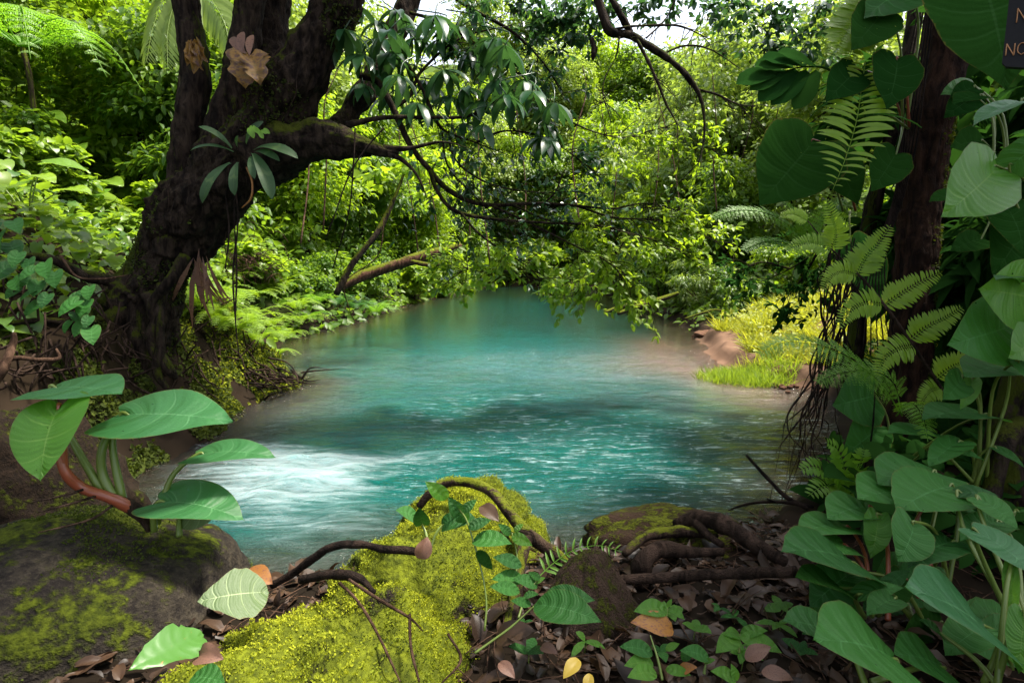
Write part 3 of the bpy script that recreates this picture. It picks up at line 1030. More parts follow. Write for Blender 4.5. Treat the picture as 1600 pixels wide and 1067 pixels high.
tw = [((530, 910, 2.12), (560, 940, 2.05), (590, 990, 1.9), (625, 1064, 1.72)), ((545, 905, 2.15), (590, 935, 2.08), (640, 965, 1.98), (660, 985, 1.95)), ((640, 960, 2.0), (642, 1010, 1.86), (655, 1065, 1.75)), ((700, 990, 2.05), (720, 1030, 1.95), (690, 1067, 1.85))]
for k, (pth, lab) in enumerate(zip(tw, ['long tan twig lying down the middle of the mossy rock', 'reddish dry twig across the moss below the creeping root', 'thin hanging twig at the lower edge of the moss', 'curled dry twig beside the leaf litter'])):
    q = MB()
    tube(q, PP(pth), [.006, .006, .005, .003], 6, n=18, bump=.2, bs=20)
    o = obj('dry_twig', q, M['twig'])
    tag(o, lab, 'twig', 'dry twigs on the mossy rock')

# ------------------------------------------------------------------ elephant ear plant on the boulder
ep = thing('elephant_ear_plant', 'tall elephant ear plant with six broad leaves and a red stem on the boulder', 'elephant ear plant', P(205, 795, 2.45))
TE = broad(HEART, 26, 5, 1.0, .010, 5, .10, .5, .010, 1)
TE2 = broad(HEART, 26, 5, 1.02, .012, 5, .22, .55, .012, 2)
q = MB()
tube(q, PP([(90, 700, 2.35), (103, 738, 2.36), (128, 762, 2.4), (165, 775, 2.42), (190, 786, 2.45), (215, 800, 2.5)]), [.014, .02, .022, .022, .026, .024], 10, n=30, bump=.06, bs=14)
obj('red_stem', q, M['stalk_red'], ep)
q = MB()
tube(q, PP([(178, 780, 2.46), (200, 790, 2.47), (222, 806, 2.5), (232, 830, 2.5)]), [.024, .028, .024, .01], 9, n=16, bump=.2, bs=14)
for a in [((150, 775, 2.4), (100, 790, 2.25), (60, 800, 2.2)), ((175, 790, 2.4), (140, 812, 2.3), (60, 832, 2.1)), ((130, 765, 2.35), (95, 775, 2.3), (50, 785, 2.3))]:
    tube(q, PP(a), [.006, .005, .003], 5, n=12, bump=.2, bs=20)
obj('rhizome', q, M['root'], ep)
RB = P(205, 795, 2.47)
leaf_part(ep, P(82, 606, 2.45), P(191, 616, 2.36), (.06, -.12, 1), 'elephant', broad(HEART, 26, 5, 1.2, .010, 5, .05, .35, .010, 1), P(160, 770, 2.45), .012, rnd=.4)
leaf_part(ep, P(92, 635, 2.30), P(64, 752, 2.12), (.12, -1, .18), 'heart_lime', TE2, P(100, 735, 2.36), .012, 'stalk_red', 1.0, .5)
leaf_part(ep, P(192, 648, 2.50), P(364, 659, 2.45), (-.05, -.28, 1), 'elephant', broad(HEART, 26, 5, 1.0, .010, 5, .06, .3, .012, 3), P(192, 785, 2.48), .013, rnd=.7, wid=.95)
leaf_part(ep, P(312, 710, 2.62), P(431, 715, 2.60), (.0, -.08, 1), 'elephant', broad(HEART, 22, 4, .9, .008, 5, .1, .5, .008, 4), P(245, 818, 2.55), .011, rnd=.3)
leaf_part(ep, P(252, 784, 2.5), P(382, 813, 2.46), (-.15, -.16, 1), 'elephant', broad(HEART, 22, 4, .9, .008, 5, .25, .6, .010, 5), P(240, 830, 2.52), .011, rnd=.2)
leaf_part(ep, P(287, 800, 2.62), P(350, 796, 2.58), (0, -.9, .3), 'palegreen', broad(HEART, 18, 3, .9, .008, 5, .2, .5, .010, 6), P(280, 838, 2.58), .010, rnd=.8)
# the bare stems rising behind
q = MB()
tube(q, PP([(178, 780, 2.46), (160, 740, 2.46), (160, 700, 2.46), (178, 662, 2.5)]), [.022, .019, .017, .010], 9, n=20)
obj('stalk', q, M['stalk'], ep)

# leaves lying on the rocks
def lying(name, lab, cat, base, tip, up, lm, T, stalk=None, wid=1.0, rnd=.5, grp=None):
    q = MB()
    leafset(q, T, base, tip, up, wid, rnd)
    o = obj(name, q, M[lm])
    return tag(o, lab, cat, grp)
lying('fallen_leaf', 'pale green fallen leaf with holes lying between the boulder and the mossy rock', 'leaf', P(420, 925, 2.12), P(308, 940, 1.98), (.1, -.55, 1), 'palegreen', broad(OVAL, 24, 5, 1.35, .010, 7, .12, .5, .012, 7, 1.0, .12))
lying('fallen_leaf', 'long torn green leaf lying at the foot of the boulder', 'leaf', P(318, 992, 1.86), P(200, 1048, 1.62), (.35, -.5, 1), 'banana', broad(OVAL, 24, 5, .85, .010, 9, .2, .5, .016, 8, 1.0, .15))
lying('fallen_leaf', 'orange fallen leaf stuck at the water edge beside the boulder', 'leaf', P(385, 893, 2.55), P(426, 912, 2.5), (.1, -.6, 1), 'orange', broad(OVAL, 10, 2, 1.1, .004, 5, .15, .7, .012, 9, 1.0))
lying('fallen_leaf', 'small green leaf lying on the moss at the bottom edge', 'leaf', P(300, 1058, 1.66), P(352, 1066, 1.6), (0, -.4, 1), 'heart', broad(OVAL, 12, 3, .9, .006, 6, .2, .6, .01, 10, 1.0))
lying('dead_leaf', 'curled reddish brown dead leaf upright on the mossy rock', 'leaf', P(655, 872, 2.36), P(668, 838, 2.38), (.3, -1, .2), 'dead', broad(OVAL, 12, 3, 1.3, .006, 6, .6, .9, .02, 11, 1.0))
lying('dead_leaf', 'brown curled dead leaf at the foot of the torn green leaf', 'leaf', P(310, 1025, 1.78), P(350, 1030, 1.74), (.1, -.7, 1), 'dead', broad(OVAL, 12, 3, 1.0, .006, 6, .6, 1.2, .02, 12, 1.0))
lying('dead_leaf', 'dark purple dead leaf in the dip of the far mossy hump', 'leaf', P(752, 790, 2.95), P(780, 815, 2.85), (-.2, -.5, 1), 'litter', broad(OVAL, 12, 3, .9, .006, 6, .3, .7, .02, 13, 1.0))

# ------------------------------------------------------------------ heart-leaved plants at lower right
THS = [broad(HEART, 24, 5, .95, .009, 7, .14, .55, .012, k, 1.35, .08) for k in (20, 21, 22, 23)]
THF = broad(HEART, 22, 4, 1.05, .010, 6, .10, .5, .008, 24)
def heart_plant(label, foot, leaves, grp='heart-leaved plants on the right bank', name='heart_leaf_plant', cat='leafy plant'):
    ft = P(*foot)
    o = thing(name, label, cat, ft, grp)
    for k, (b, tp, up, *rest) in enumerate(leaves):
        if up[2] >= .9:
            up = (up[0], up[1] * .4, up[2])
        lm = rest[0] if rest else 'heart'
        wd = rest[1] if len(rest) > 1 else 1.0
        leaf_part(o, P(*b), P(*tp), up, lm, THS[k % 4], ft + np.array([RNG.normal(0, .03), RNG.normal(0, .03), 0]), .007, 'stalk' if RNG.random() < .8 else 'stalk_red', wd, RNG.random())
    return o
heart_plant('tall heart-leaved plant with ribbed leaves in front of the mossy tree', (1440, 930, 2.35), [
    ((1460, 738, 2.55), (1371, 758, 2.4), (-.1, -.5, 1), 'heart', 1.05),
    ((1428, 775, 2.5), (1340, 781, 2.3), (.0, -.5, 1), 'heart', 1.0),
    ((1487, 760, 2.35), (1400, 800, 2.2), (-.2, -.75, 1), 'heart', 1.05),
    ((1428, 818, 2.12), (1403, 878, 2.02), (-.1, -1, .45), 'heart', 1.12),
    ((1372, 806, 2.3), (1360, 872, 2.25), (-.2, -1, .2), 'heart_lime', .8),
    ((1455, 786, 2.4), (1535, 806, 2.3), (.1, -.3, 1), 'heart', .9),
    ((1488, 846, 2.2), (1418, 888, 2.05), (-.1, -.35, 1), 'heart', .7)])
heart_plant('low heart-leaved plant leaning over the root mound', (1370, 960, 2.15), [
    ((1360, 793, 2.45), (1292, 812, 2.3), (-.2, -.7, 1), 'heart', .95),
    ((1325, 824, 2.4), (1247, 835, 2.25), (0, -.12, 1), 'heart', .9),
    ((1334, 880, 2.15), (1220, 862, 1.98), (.0, -.55, 1), 'heart', .95),
    ((1320, 852, 2.3), (1236, 850, 2.2), (0, -.4, 1), 'heart', .9),
    ((1312, 918, 2.05), (1242, 902, 1.95), (0, -.5, 1), 'dark_big', .8),
    ((1384, 918, 2.1), (1422, 890, 2.1), (0, -.7, 1), 'heart', .7),
    ((1345, 928, 2.0), (1412, 918, 2.0), (0, -.4, 1), 'heart', .7),
    ((1398, 935, 1.95), (1354, 962, 1.85), (0, -.5, 1), 'heart', .65)])
heart_plant('broad-leaved plant with two large overlapping leaves at the bottom edge', (1380, 1085, 1.6), [
    ((1398, 1030, 1.62), (1270, 1000, 1.50), (-.05, -.75, 1), 'heart', 1.12),
    ((1472, 1042, 1.72), (1396, 1022, 1.66), (.1, -.7, 1), 'heart', 1.2),
    ((1300, 990, 1.8), (1222, 970, 1.75), (0, -.6, 1), 'heart', 1.0)])
heart_plant('heart-leaved plant whose big leaf has tan spots, at the right edge', (1545, 1075, 1.75), [
    ((1556, 1003, 1.75), (1412, 918, 1.62), (.15, -.8, 1), 'elephant', .98),
    ((1470, 990, 1.85), (1436, 968, 1.85), (0, -.6, 1), 'heart', .9),
    ((1580, 888, 1.8), (1585, 970, 1.78), (-.8, -.6, .2), 'heart_lime', .35),
    ((1600, 960, 1.65), (1592, 1052, 1.6), (-.7, -.7, .2), 'heart_lime', .6)])
heart_plant('large blue green leaves leaning in from the right edge of the bank', (1600, 990, 1.95), [
    ((1525, 830, 1.9), (1625, 905, 1.75), (.1, -.9, 1), 'elephant', .95),
    ((1530, 779, 2.15), (1590, 826, 2.05), (.05, -.9, 1), 'heart', 1.25),
    ((1500, 770, 2.25), (1560, 775, 2.2), (.0, -.6, 1), 'heart', 1.0),
    ((1560, 815, 2.2), (1500, 845, 2.1), (.0, -.5, 1), 'heart', .7),
    ((1590, 800, 2.3), (1640, 800, 2.2), (.0, -.6, 1), 'heart', 1.0)])
heart_plant('round translucent leaves low on the mossy tree trunk', (1372, 760, 4.0), [
    ((1366, 618, 4.0), (1300, 634, 3.9), (.1, -1, .3), 'heart', 1.35),
    ((1374, 664, 4.0), (1314, 712, 3.9), (0, -1, .2), 'heart', 1.1),
    ((1470, 682, 3.2), (1386, 678, 3.1), (0, -.15, 1), 'heart', .9),
    ((1536, 648, 3.1), (1440, 656, 3.0), (0, -.2, 1), 'heart', .9)])
heart_plant('bushy plant with hanging leaves between the two right trunks', (1530, 760, 3.1), [
    ((1576, 572, 2.9), (1506, 590, 2.8), (.1, -.5, 1), 'heart', 1.1),
    ((1590, 566, 2.7), (1625, 610, 2.6), (.1, -.8, 1), 'heart', 1.0),
    ((1505, 590, 3.0), (1473, 625, 2.95), (-.2, -1, .3), 'heart', 1.0),
    ((1520, 592, 3.0), (1500, 640, 2.95), (-.2, -1, .3), 'heart_lime', .6),
    ((1470, 700, 3.0), (1540, 720, 2.9), (0, -.4, 1), 'heart', .7),
    ((1500, 690, 3.0), (1450, 730, 2.9), (0, -.4, 1), 'heart', .7),
    ((1555, 700, 3.0), (1600, 730, 2.9), (0, -.4, 1), 'heart', .8)])
heart_plant('climbing plant with a bright lime leaf lit from behind at the right edge', (1640, 640, 3.0), [
    ((1610, 465, 2.7), (1528, 452, 2.6), (-.1, -1, .1), 'heart_lime', 1.25),
    ((1578, 510, 2.8), (1480, 540, 2.7), (.1, -1, .35), 'heart', 1.15),
    ((1600, 440, 2.6), (1556, 438, 2.5), (0, -.15, 1), 'heart', .8),
    ((1600, 350, 2.9), (1550, 430, 2.8), (-.2, -1, .1), 'dark_big', 1.1),
    ((1625, 520, 2.7), (1575, 560, 2.6), (0, -1, .4), 'heart_lime', 1.0)])
heart_plant('olive lobed leaves of a climber below the sign', (1640, 420, 2.9), [
    ((1558, 262, 2.7), (1470, 340, 2.6), (-.1, -1, .2), 'heart_lime', .95),
    ((1580, 260, 2.7), (1640, 200, 2.6), (.1, -1, .3), 'heart', 1.2),
    ((1600, 160, 2.9), (1520, 198, 2.8), (0, -.5, 1), 'elephant', .6),
    ((1570, 320, 2.8), (1600, 400, 2.7), (0, -1, .2), 'dark_big', 1.2)])
heart_plant('great drooping leaf hanging beside the sign', (1560, -120, 2.1), [
    ((1528, -45, 2.35), (1572, 142, 2.25), (-.35, -1, .1), 'dark_big', 1.0)])
heart_plant('dark ribbed heart leaf hanging in front of the far forest', (1330, 330, 5.0), [
    ((1272, 220, 4.8), (1186, 322, 4.7), (-.2, -1, .2), 'dark_big', 1.15),
    ((1290, 240, 4.9), (1340, 320, 4.8), (.1, -1, .2), 'dark_big', 1.1),
    ((1330, 380, 4.9), (1370, 480, 4.8), (.1, -1, .2), 'dark_big', .9)])
heart_plant('dark broad leaves clinging to the upper mossy trunk', (1420, 200, 4.2), [
    ((1402, 92, 3.9), (1385, 172, 3.8), (-.1, -1, .2), 'dark_big', 1.0),
    ((1380, 20, 3.9), (1330, 80, 3.8), (-.1, -1, .3), 'dark_big', 1.0),
    ((1420, -20, 3.9), (1350, 30, 3.8), (-.1, -1, .5), 'heart', 1.0),
    ((1340, 110, 4.0), (1290, 160, 3.9), (-.1, -1, .4), 'dark_big', .9),
    ((1400, 240, 4.1), (1360, 300, 4.0), (-.1, -1, .3), 'dark_big', .9),
    ((1375, 180, 4.0), (1440, 200, 3.9), (0, -.5, 1), 'heart', .5)])
g = np.random.default_rng(44)
for lab, foot, box, n_, L_ in [
    ('shaded leafy plant behind the two large overlapping leaves', (1440, 1000, 2.3), (1300, 870, 1540, 990), 12, .20),
    ('leafy plant at the lower right corner', (1590, 1070, 2.0), (1490, 960, 1610, 1060), 8, .20),
    ('dim leafy climber high between the mossy tree and the sign', (1560, 300, 3.8), (1490, 120, 1610, 420), 7, .26)]:
    lv = []
    for k in range(n_):
        x, y = g.uniform(box[0], box[2]), g.uniform(box[1], box[3])
        d_ = foot[2] + g.uniform(-.15, .3)
        b = (x, y, d_)
        a_ = g.uniform(2.2, 4.2)
        pxl = L_ / d_ * F
        lv.append((b, (x + pxl * math.cos(a_) * .9, y + pxl * g.uniform(.1, .7), d_ - g.uniform(0, .1)), (g.normal(0, .3), -g.uniform(.3, 1), g.uniform(.4, 1)), 'heart' if g.random() < (.6 if foot[1] > 700 else .15) else 'dark_big', g.uniform(.8, 1.05)))
    heart_plant(lab, foot, lv)
# split-leaved climber
sp = thing('split_leaf_climber', 'dark leaf cut into finger lobes silhouetted against the bright forest', 'climbing plant', P(1300, 130, 4.5))
q = MB()
tube(q, PP([(1330, 160, 4.5), (1300, 112, 4.4), (1255, 105, 4.3), (1210, 118, 4.25)]), [.012, .009, .006, .003], 6, n=16)
obj('midrib', q, M['dark_leaf'], sp)
q = MB()
TL = broad(STRAP, 8, 2, 1.6, .0, 5, .15, .5, .01, 3, 1.0)
for b, tp in [((1275, 106), (1215, 82)), ((1258, 105), (1190, 92)), ((1240, 106), (1178, 104)), ((1222, 112), (1150, 132)), ((1228, 112), (1172, 142)), ((1245, 110), (1185, 160)), ((1262, 112), (1205, 165)), ((1278, 112), (1240, 172))]:
    leafset(q, TL, P(*b, 4.32), P(*tp, 4.2), (.1, -.8, .6), 1.0, RNG.random())
obj('leaf', q, M['dark_leaf'], sp)

# ------------------------------------------------------------------ the sign at the upper right corner
sg = thing('wooden_sign', 'dark hanging sign board with orange lettering at the upper right corner', 'sign', P(1640, 100, 2.0))
a, b_ = P(1565, 104, 1.95), P(1580, -30, 1.95)
upd = nrm(b_ - a)
rgt = nrm(P(1700, 112, 1.80) - a)
bk = nrm(np.cross(upd, rgt))
q = MB()
hh, ww_, th_ = .36, .62, .018
pr = [(.012, 0), (ww_ - .012, 0), (ww_, .012), (ww_, hh - .012), (ww_ - .012, hh), (.012, hh), (0, hh - .012), (0, .012)]
vv = [a + rgt * x + upd * y + bk * z for z in (0, th_) for x, y in pr]
q.add(vv, [(k, (k + 1) % 8, 8 + (k + 1) % 8, 8 + k) for k in range(8)], [(0, k + 1, k) for k in range(1, 7)] + [(8, 8 + k, 9 + k) for k in range(1, 7)])
m, t = mat('sign_board')
N = NT(t)
N.out(N.pbr(N.mix(N.noise(30, 4), (.004, .004, .005), (.010, .009, .010)), .6, None, .15))
M['sign'] = m
m, t = mat('sign_paint')
N = NT(t)
N.out(N.pbr(N.mix(N.ramp(N.noise(60, 3), .4, .6), (.42, .20, .07), (.20, .08, .03)), .6))
M['signpaint'] = m
obj('board', q, M['sign'], sg, smooth_=False)
front = -bk if np.dot(bk, CAM - a) < 0 else bk
fo = (0 if np.dot(bk, CAM - a) < 0 else th_)
def stroke(q, pts, wd=.0026):
    pp_ = [a + rgt * x + upd * y + bk * fo + front * .002 for x, y in pts]
    tube(q, pp_, [wd] * len(pp_), 6, n=2 * len(pp_) + 2, flat=.6)
LET = {'N': [[(0, 0), (0, 1)], [(0, 1), (.7, 0)], [(.7, 0), (.7, 1)]], 'O': [[(.35, 0), (.02, .25), (.02, .75), (.35, 1), (.68, .75), (.68, .25), (.35, 0)]],
       'M': [[(0, 0), (.08, 1)], [(.08, 1), (.4, .3)], [(.4, .3), (.72, 1)], [(.72, 1), (.8, 0)]]}
for ch, x0, y0, sz in (('N', .008, .036, .040), ('O', .040, .041, .040), ('N', .028, .150, .048)):
    q = MB()
    for stt in LET[ch]:
        stroke(q, [(x0 + x * sz * .8, y0 + y * sz + x * sz * .1) for x, y in stt])
    obj('letter', q, M['signpaint'], sg)
# ------------------------------------------------------------------ the big leaning tree on the left bank
lt = thing('leaning_tree', 'massive dark leaning tree with forked trunk and long bare branches over the pool', 'tree', onground(-4.2, 6.6))
q = MB()
tube(q, PP([(200, 560, 6.7), (228, 480, 6.6), (256, 412, 6.5), (298, 340, 6.4), (362, 262, 6.2), (440, 170, 6.1), (500, 60, 6.0), (545, -60, 5.9), (590, -220, 5.8)]),
     [.46, .36, .33, .35, .35, .32, .27, .24, .23], 96, n=260, bump=.22, bs=2.4, seed=3, rid=.16)
trunk = obj('trunk', q, M['bark'], lt)
lt_verts = [np.vstack(q.V)]
for path, rad in [
    (PP([(262, 400, 6.3), (278, 320, 6.25), (290, 220, 6.2), (306, 120, 6.15), (292, 20, 6.1), (280, -120, 6.0)]), [.15, .14, .14, .14, .13, .12]),
    (PP([(335, 300, 6.3), (350, 215, 6.2), (370, 120, 6.15), (392, 0, 6.1), (400, -120, 6.0)]), [.20, .19, .16, .15, .14]),
    (PP([(420, 230, 6.4), (415, 130, 6.5), (425, 40, 6.6), (440, -100, 6.6)]), [.2, .2, .2, .18]),
    (PP([(500, 225, 6.7), (545, 180, 6.9), (578, 130, 7.0), (612, 60, 7.1), (660, -40, 7.2)]), [.14, .13, .13, .14, .13])]:
    q = MB()
    tube(q, path, rad, 40, n=130, bump=.2, bs=4, seed=5, rid=.14)
    obj('stem', q, M['bark'], lt)
q = MB()
tube(q, PP([(400, 255, 6.15), (450, 232, 6.0), (500, 215, 5.9), (555, 222, 5.8), (600, 236, 5.75), (622, 240, 5.72)]), [.32, .24, .17, .10, .05, .022], 40, n=90, bump=.3, bs=4, seed=6, rid=.2)
tube(q, PP([(480, 230, 6.0), (530, 232, 5.9), (580, 238, 5.85)]), [.16, .12, .04], 10, n=18, bump=.3, bs=5, seed=7)
tube(q, PP([(585, 235, 5.78), (625, 248, 5.72), (652, 275, 5.7), (668, 312, 5.72)]), [.05, .026, .014, .004], 10, n=26, bump=.2, bs=9)
tube(q, PP([(600, 232, 5.76), (640, 232, 5.7), (690, 222, 5.68), (735, 232, 5.7)]), [.04, .022, .012, .003], 10, n=26, bump=.2, bs=9)
obj('broken_limb', q, M['bark'], lt)

T_SPRAY = broad(LANCE, 6, 1, corr=0, droop=.9, cup=.35, mp=1, width=1.25)


def twigs(mb, lmb, path, n, L, seed, r=.006, leaves=2, size=.09, T=T_SMALL, start=.25, down=.1, sub=2, lean=None):
    g = np.random.default_rng(seed)
    c = smooth(path, 60)
    t = nrm(np.gradient(c, axis=0))
    for k in range(n):
        i_ = int(59 * g.uniform(start, 1))
        d = nrm(t[i_] * g.uniform(.4, 1) + g.normal(0, .55, 3) * np.array([1, .7, 1]) + np.array([0, 0, -down]) + (lean if lean is not None else 0))
        l_ = L * g.uniform(.5, 1.2)
        b = c[i_] + d * l_ * .5 + np.array([0, 0, .05 * l_])
        e = c[i_] + d * l_ + np.array([0, 0, -.10 * l_]) + g.normal(0, .06 * l_, 3)
        tube(mb, [c[i_], b, e], [r, r * .65, r * .3], 5, n=8, bump=.15, bs=20)
        for s_ in range(sub):
            f = g.uniform(.4, .95)
            p0 = c[i_] * (1 - f) + e * f
            e2 = p0 + nrm(d + g.normal(0, .7, 3)) * l_ * g.uniform(.25, .5)
            tube(mb, [p0, (p0 + e2) / 2 + [0, 0, .02], e2], [r * .5, r * .4, r * .2], 4, n=5)
            if leaves:
                m_ = leaves
                f2 = g.random((m_, 1))
                pos = p0 * (1 - f2) + e2 * f2
                scatter(lmb, T, pos, nrm(e2 - p0) * .5 + g.normal(0, .7, (m_, 3)) + [0, 0, -.4], [0, -.3, 1] + g.normal(0, .3, (m_, 3)), size * g.uniform(.6, 1.2, m_), g.random(m_))
        if leaves:
            m_ = leaves
            f2 = g.uniform(.3, 1, (m_, 1))
            pos = c[i_] * (1 - f2) + e * f2
            scatter(lmb, T, pos, d + g.normal(0, .7, (m_, 3)) + [0, 0, -.4], [0, -.3, 1] + g.normal(0, .3, (m_, 3)), size * g.uniform(.6, 1.2, m_), g.random(m_))


br = [
    ([(560, 118, 6.3), (590, 128, 6.3), (612, 165, 6.3), (640, 225, 6.35), (668, 262, 6.4), (705, 300, 6.5), (760, 320, 6.7), (850, 318, 7.0), (960, 326, 7.4), (1045, 322, 7.8)], [.04, .038, .036, .034, .032, .03, .026, .02, .014, .005], 16, .8, 2),
    ([(672, 266, 6.4), (684, 300, 6.35), (712, 330, 6.4), (770, 342, 6.6), (850, 348, 6.9), (930, 352, 7.2), (985, 360, 7.5)], [.026, .025, .022, .02, .016, .011, .004], 12, .7, 3),
    ([(640, 105, 6.4), (660, 140, 6.4), (680, 185, 6.4), (697, 206, 6.5), (740, 222, 6.6), (800, 245, 6.8)], [.02, .02, .018, .016, .01, .004], 10, .6, 3),
    ([(540, 196, 6.1), (600, 184, 6.1), (680, 184, 6.2), (730, 182, 6.3), (765, 165, 6.35), (800, 145, 6.4), (845, 150, 6.45), (870, 190, 6.5)], [.035, .025, .019, .018, .02, .018, .014, .006], 6, .4, 2),
    ([(770, 322, 6.7), (830, 350, 6.9), (900, 385, 7.1), (950, 410, 7.2), (985, 445, 7.3)], [.018, .014, .011, .008, .003], 12, .6, 5),
    ([(720, 332, 6.4), (745, 362, 6.4), (775, 385, 6.5), (815, 410, 6.6), (850, 440, 6.7)], [.014, .012, .010, .007, .003], 9, .5, 5),
    ([(700, 205, 6.5), (712, 250, 6.5), (760, 285, 6.6), (830, 300, 6.8), (900, 300, 7)], [.013, .011, .01, .007, .003], 12, .5, 2),
    ([(615, 170, 6.3), (640, 150, 6.4), (660, 110, 6.5), (720, 60, 6.6), (800, 40, 6.8)], [.02, .02, .017, .012, .005], 8, .7, 3),
    ([(850, 318, 7.0), (868, 300, 7.0), (880, 270, 7.0), (900, 235, 7.1)], [.012, .01, .007, .003], 3, .3, 2)]
br += [
    ([(745, 222, 6.6), (790, 205, 6.7), (850, 215, 6.8), (905, 250, 6.9), (950, 290, 7.0)], [.014, .012, .010, .007, .003], 12, .55, 4),
    ([(800, 320, 6.8), (860, 345, 7.0), (930, 352, 7.2), (1010, 372, 7.4), (1080, 400, 7.6)], [.014, .012, .010, .007, .003], 12, .6, 5),
    ([(690, 205, 6.5), (700, 260, 6.6), (735, 300, 6.7), (790, 350, 6.9), (850, 380, 7)], [.012, .011, .009, .007, .003], 12, .5, 3),
    ([(900, 322, 7.2), (960, 340, 7.4), (1030, 345, 7.6), (1100, 368, 7.8), (1150, 400, 8)], [.014, .012, .010, .007, .003], 12, .7, 5),
    ([(640, 20, 6.5), (700, 40, 6.6), (770, 90, 6.7), (830, 130, 6.8), (880, 185, 6.9)], [.02, .018, .014, .010, .004], 10, .5, 6),
    ([(660, -40, 7.2), (730, 10, 7.0), (800, 50, 6.9), (850, 100, 6.8), (880, 150, 6.8)], [.03, .025, .018, .012, .005], 12, .6, 5),
    ([(960, 326, 7.4), (1010, 318, 7.6), (1060, 330, 7.9), (1120, 352, 8.2)], [.012, .009, .006, .003], 12, .6, 6),
    ([(850, 440, 6.9), (800, 425, 7.0), (745, 420, 7.2), (700, 430, 7.4)], [.012, .009, .006, .003], 12, .6, 6),
    ([(985, 360, 7.5), (960, 400, 7.6), (925, 430, 7.7), (880, 440, 7.8)], [.012, .009, .006, .003], 14, .6, 6),
    ([(880, 185, 6.9), (925, 205, 7.1), (975, 215, 7.3), (1040, 200, 7.5), (1100, 210, 7.8)], [.012, .010, .008, .006, .003], 14, .7, 6)]
for k, (pth, rad, nt_, L, lv) in enumerate(br):
    q, lq = MB(), MB()
    tube(q, PP(pth), rad, 8, n=60, bump=.16, bs=14, seed=k)
    lime = k in (4, 5, 10, 12, 15, 16, 17, 18)
    twigs(q, lq, PP(pth), int(nt_ * (1.9 if lime else 1.4)), L, 100 + k, leaves=lv + (3 if lime else 1), size=.10 if lime else .09)
    bo_ = obj('branch', q, M['bark'], lt)
    if lq.n:
        obj('leaves', lq, M['forest_lime'] if lime else M['tree_leaf'], bo_)
# drooping hand-shaped leaf sprays near the trunk
q = MB()
g = np.random.default_rng(41)
spots = [(545, 45), (575, 90), (600, 55), (630, 95), (655, 60), (690, 75), (700, 110), (735, 90), (735, 130), (660, 120), (600, 110), (565, 130), (770, 115), (720, 40), (760, 60), (560, 12), (620, 15), (680, 20),
         (800, 145), (835, 150), (858, 185), (820, 175), (845, 215), (790, 75), (640, 40), (705, 150), (745, 165), (615, 75), (590, 30), (650, 165), (600, 150), (680, 140), (720, 185), (770, 60), (800, 95), (760, 190), (550, 75), (690, 50), (740, 20), (580, 60), (625, 120), (780, 130), (825, 110), (865, 210), (850, 160)]
for (x, y) in spots:
    c0 = P(x + g.normal(0, 6), y + g.normal(0, 6), g.uniform(5.7, 6.8))
    n_ = g.integers(6, 10)
    an = np.linspace(0, 6.28, n_, endpoint=False) + g.uniform(0, 1)
    tl = g.normal(0, .25, 2)
    d = np.stack([np.cos(an) + tl[0], np.sin(an) + tl[1], np.full(n_, -1.1) + g.normal(0, .2, n_)], -1)
    scatter(q, T_SPRAY, np.repeat(c0[None], n_, 0), d, [0, 0, 1] + g.normal(0, .2, (n_, 3)), g.uniform(.22, .40, n_), g.random(n_))
    tube(q, [c0, c0 + [g.normal(0, .08), .1, .16], c0 + [g.normal(0, .15), .25, .28]], [.006, .007, .008], 5, n=7, rnd=.1)
obj('leaf_sprays', q, M['tree_leaf'], lt)
# unseen crown above the frame, placed to shade the trunk and bank
q = MB()
crown_leaves(q, T_OVALLO, 4200, (-2.5, 6.7, 7.3), (2.2, 1.9, 1.3), .26, 77, 22)
obj('crown', q, M['tree_leaf'], lt)
# buttress roots down the eroded bank
g = np.random.default_rng(5)
for pth, rad in [
    ([(215, 470, 6.3), (215, 520, 6.25), (228, 560, 6.2), (215, 600, 6.2)], [.14, .10, .08, .05]),
    ([(235, 460, 6.2), (246, 500, 6.15), (236, 535, 6.1), (262, 575, 6.1), (275, 590, 6.2)], [.10, .08, .07, .06, .03]),
    ([(255, 445, 6.2), (250, 490, 6.1), (250, 540, 6.05), (245, 580, 6.05), (262, 610, 6.1)], [.07, .05, .05, .05, .03]),
    ([(200, 480, 6.3), (165, 510, 6.1), (140, 545, 5.9), (90, 560, 5.6)], [.14, .09, .06, .03]),
    ([(290, 400, 6.1), (265, 440, 6.05), (240, 470, 6.1), (235, 500, 6.1)], [.07, .06, .05, .03]),
    ([(190, 440, 6.4), (130, 430, 6.1), (80, 405, 5.9), (20, 400, 5.7)], [.08, .06, .045, .03]),
    ([(180, 500, 6.2), (120, 505, 5.7), (60, 500, 5.4), (-20, 512, 5.0)], [.06, .045, .03, .02]),
    ([(210, 540, 6.2), (180, 580, 6.0), (170, 620, 5.9)], [.06, .05, .03])]:
    q = MB()
    tube(q, PP(pth), rad, 10, n=30, bump=.22, bs=6, seed=9)
    obj('root', q, M['bark'], lt)

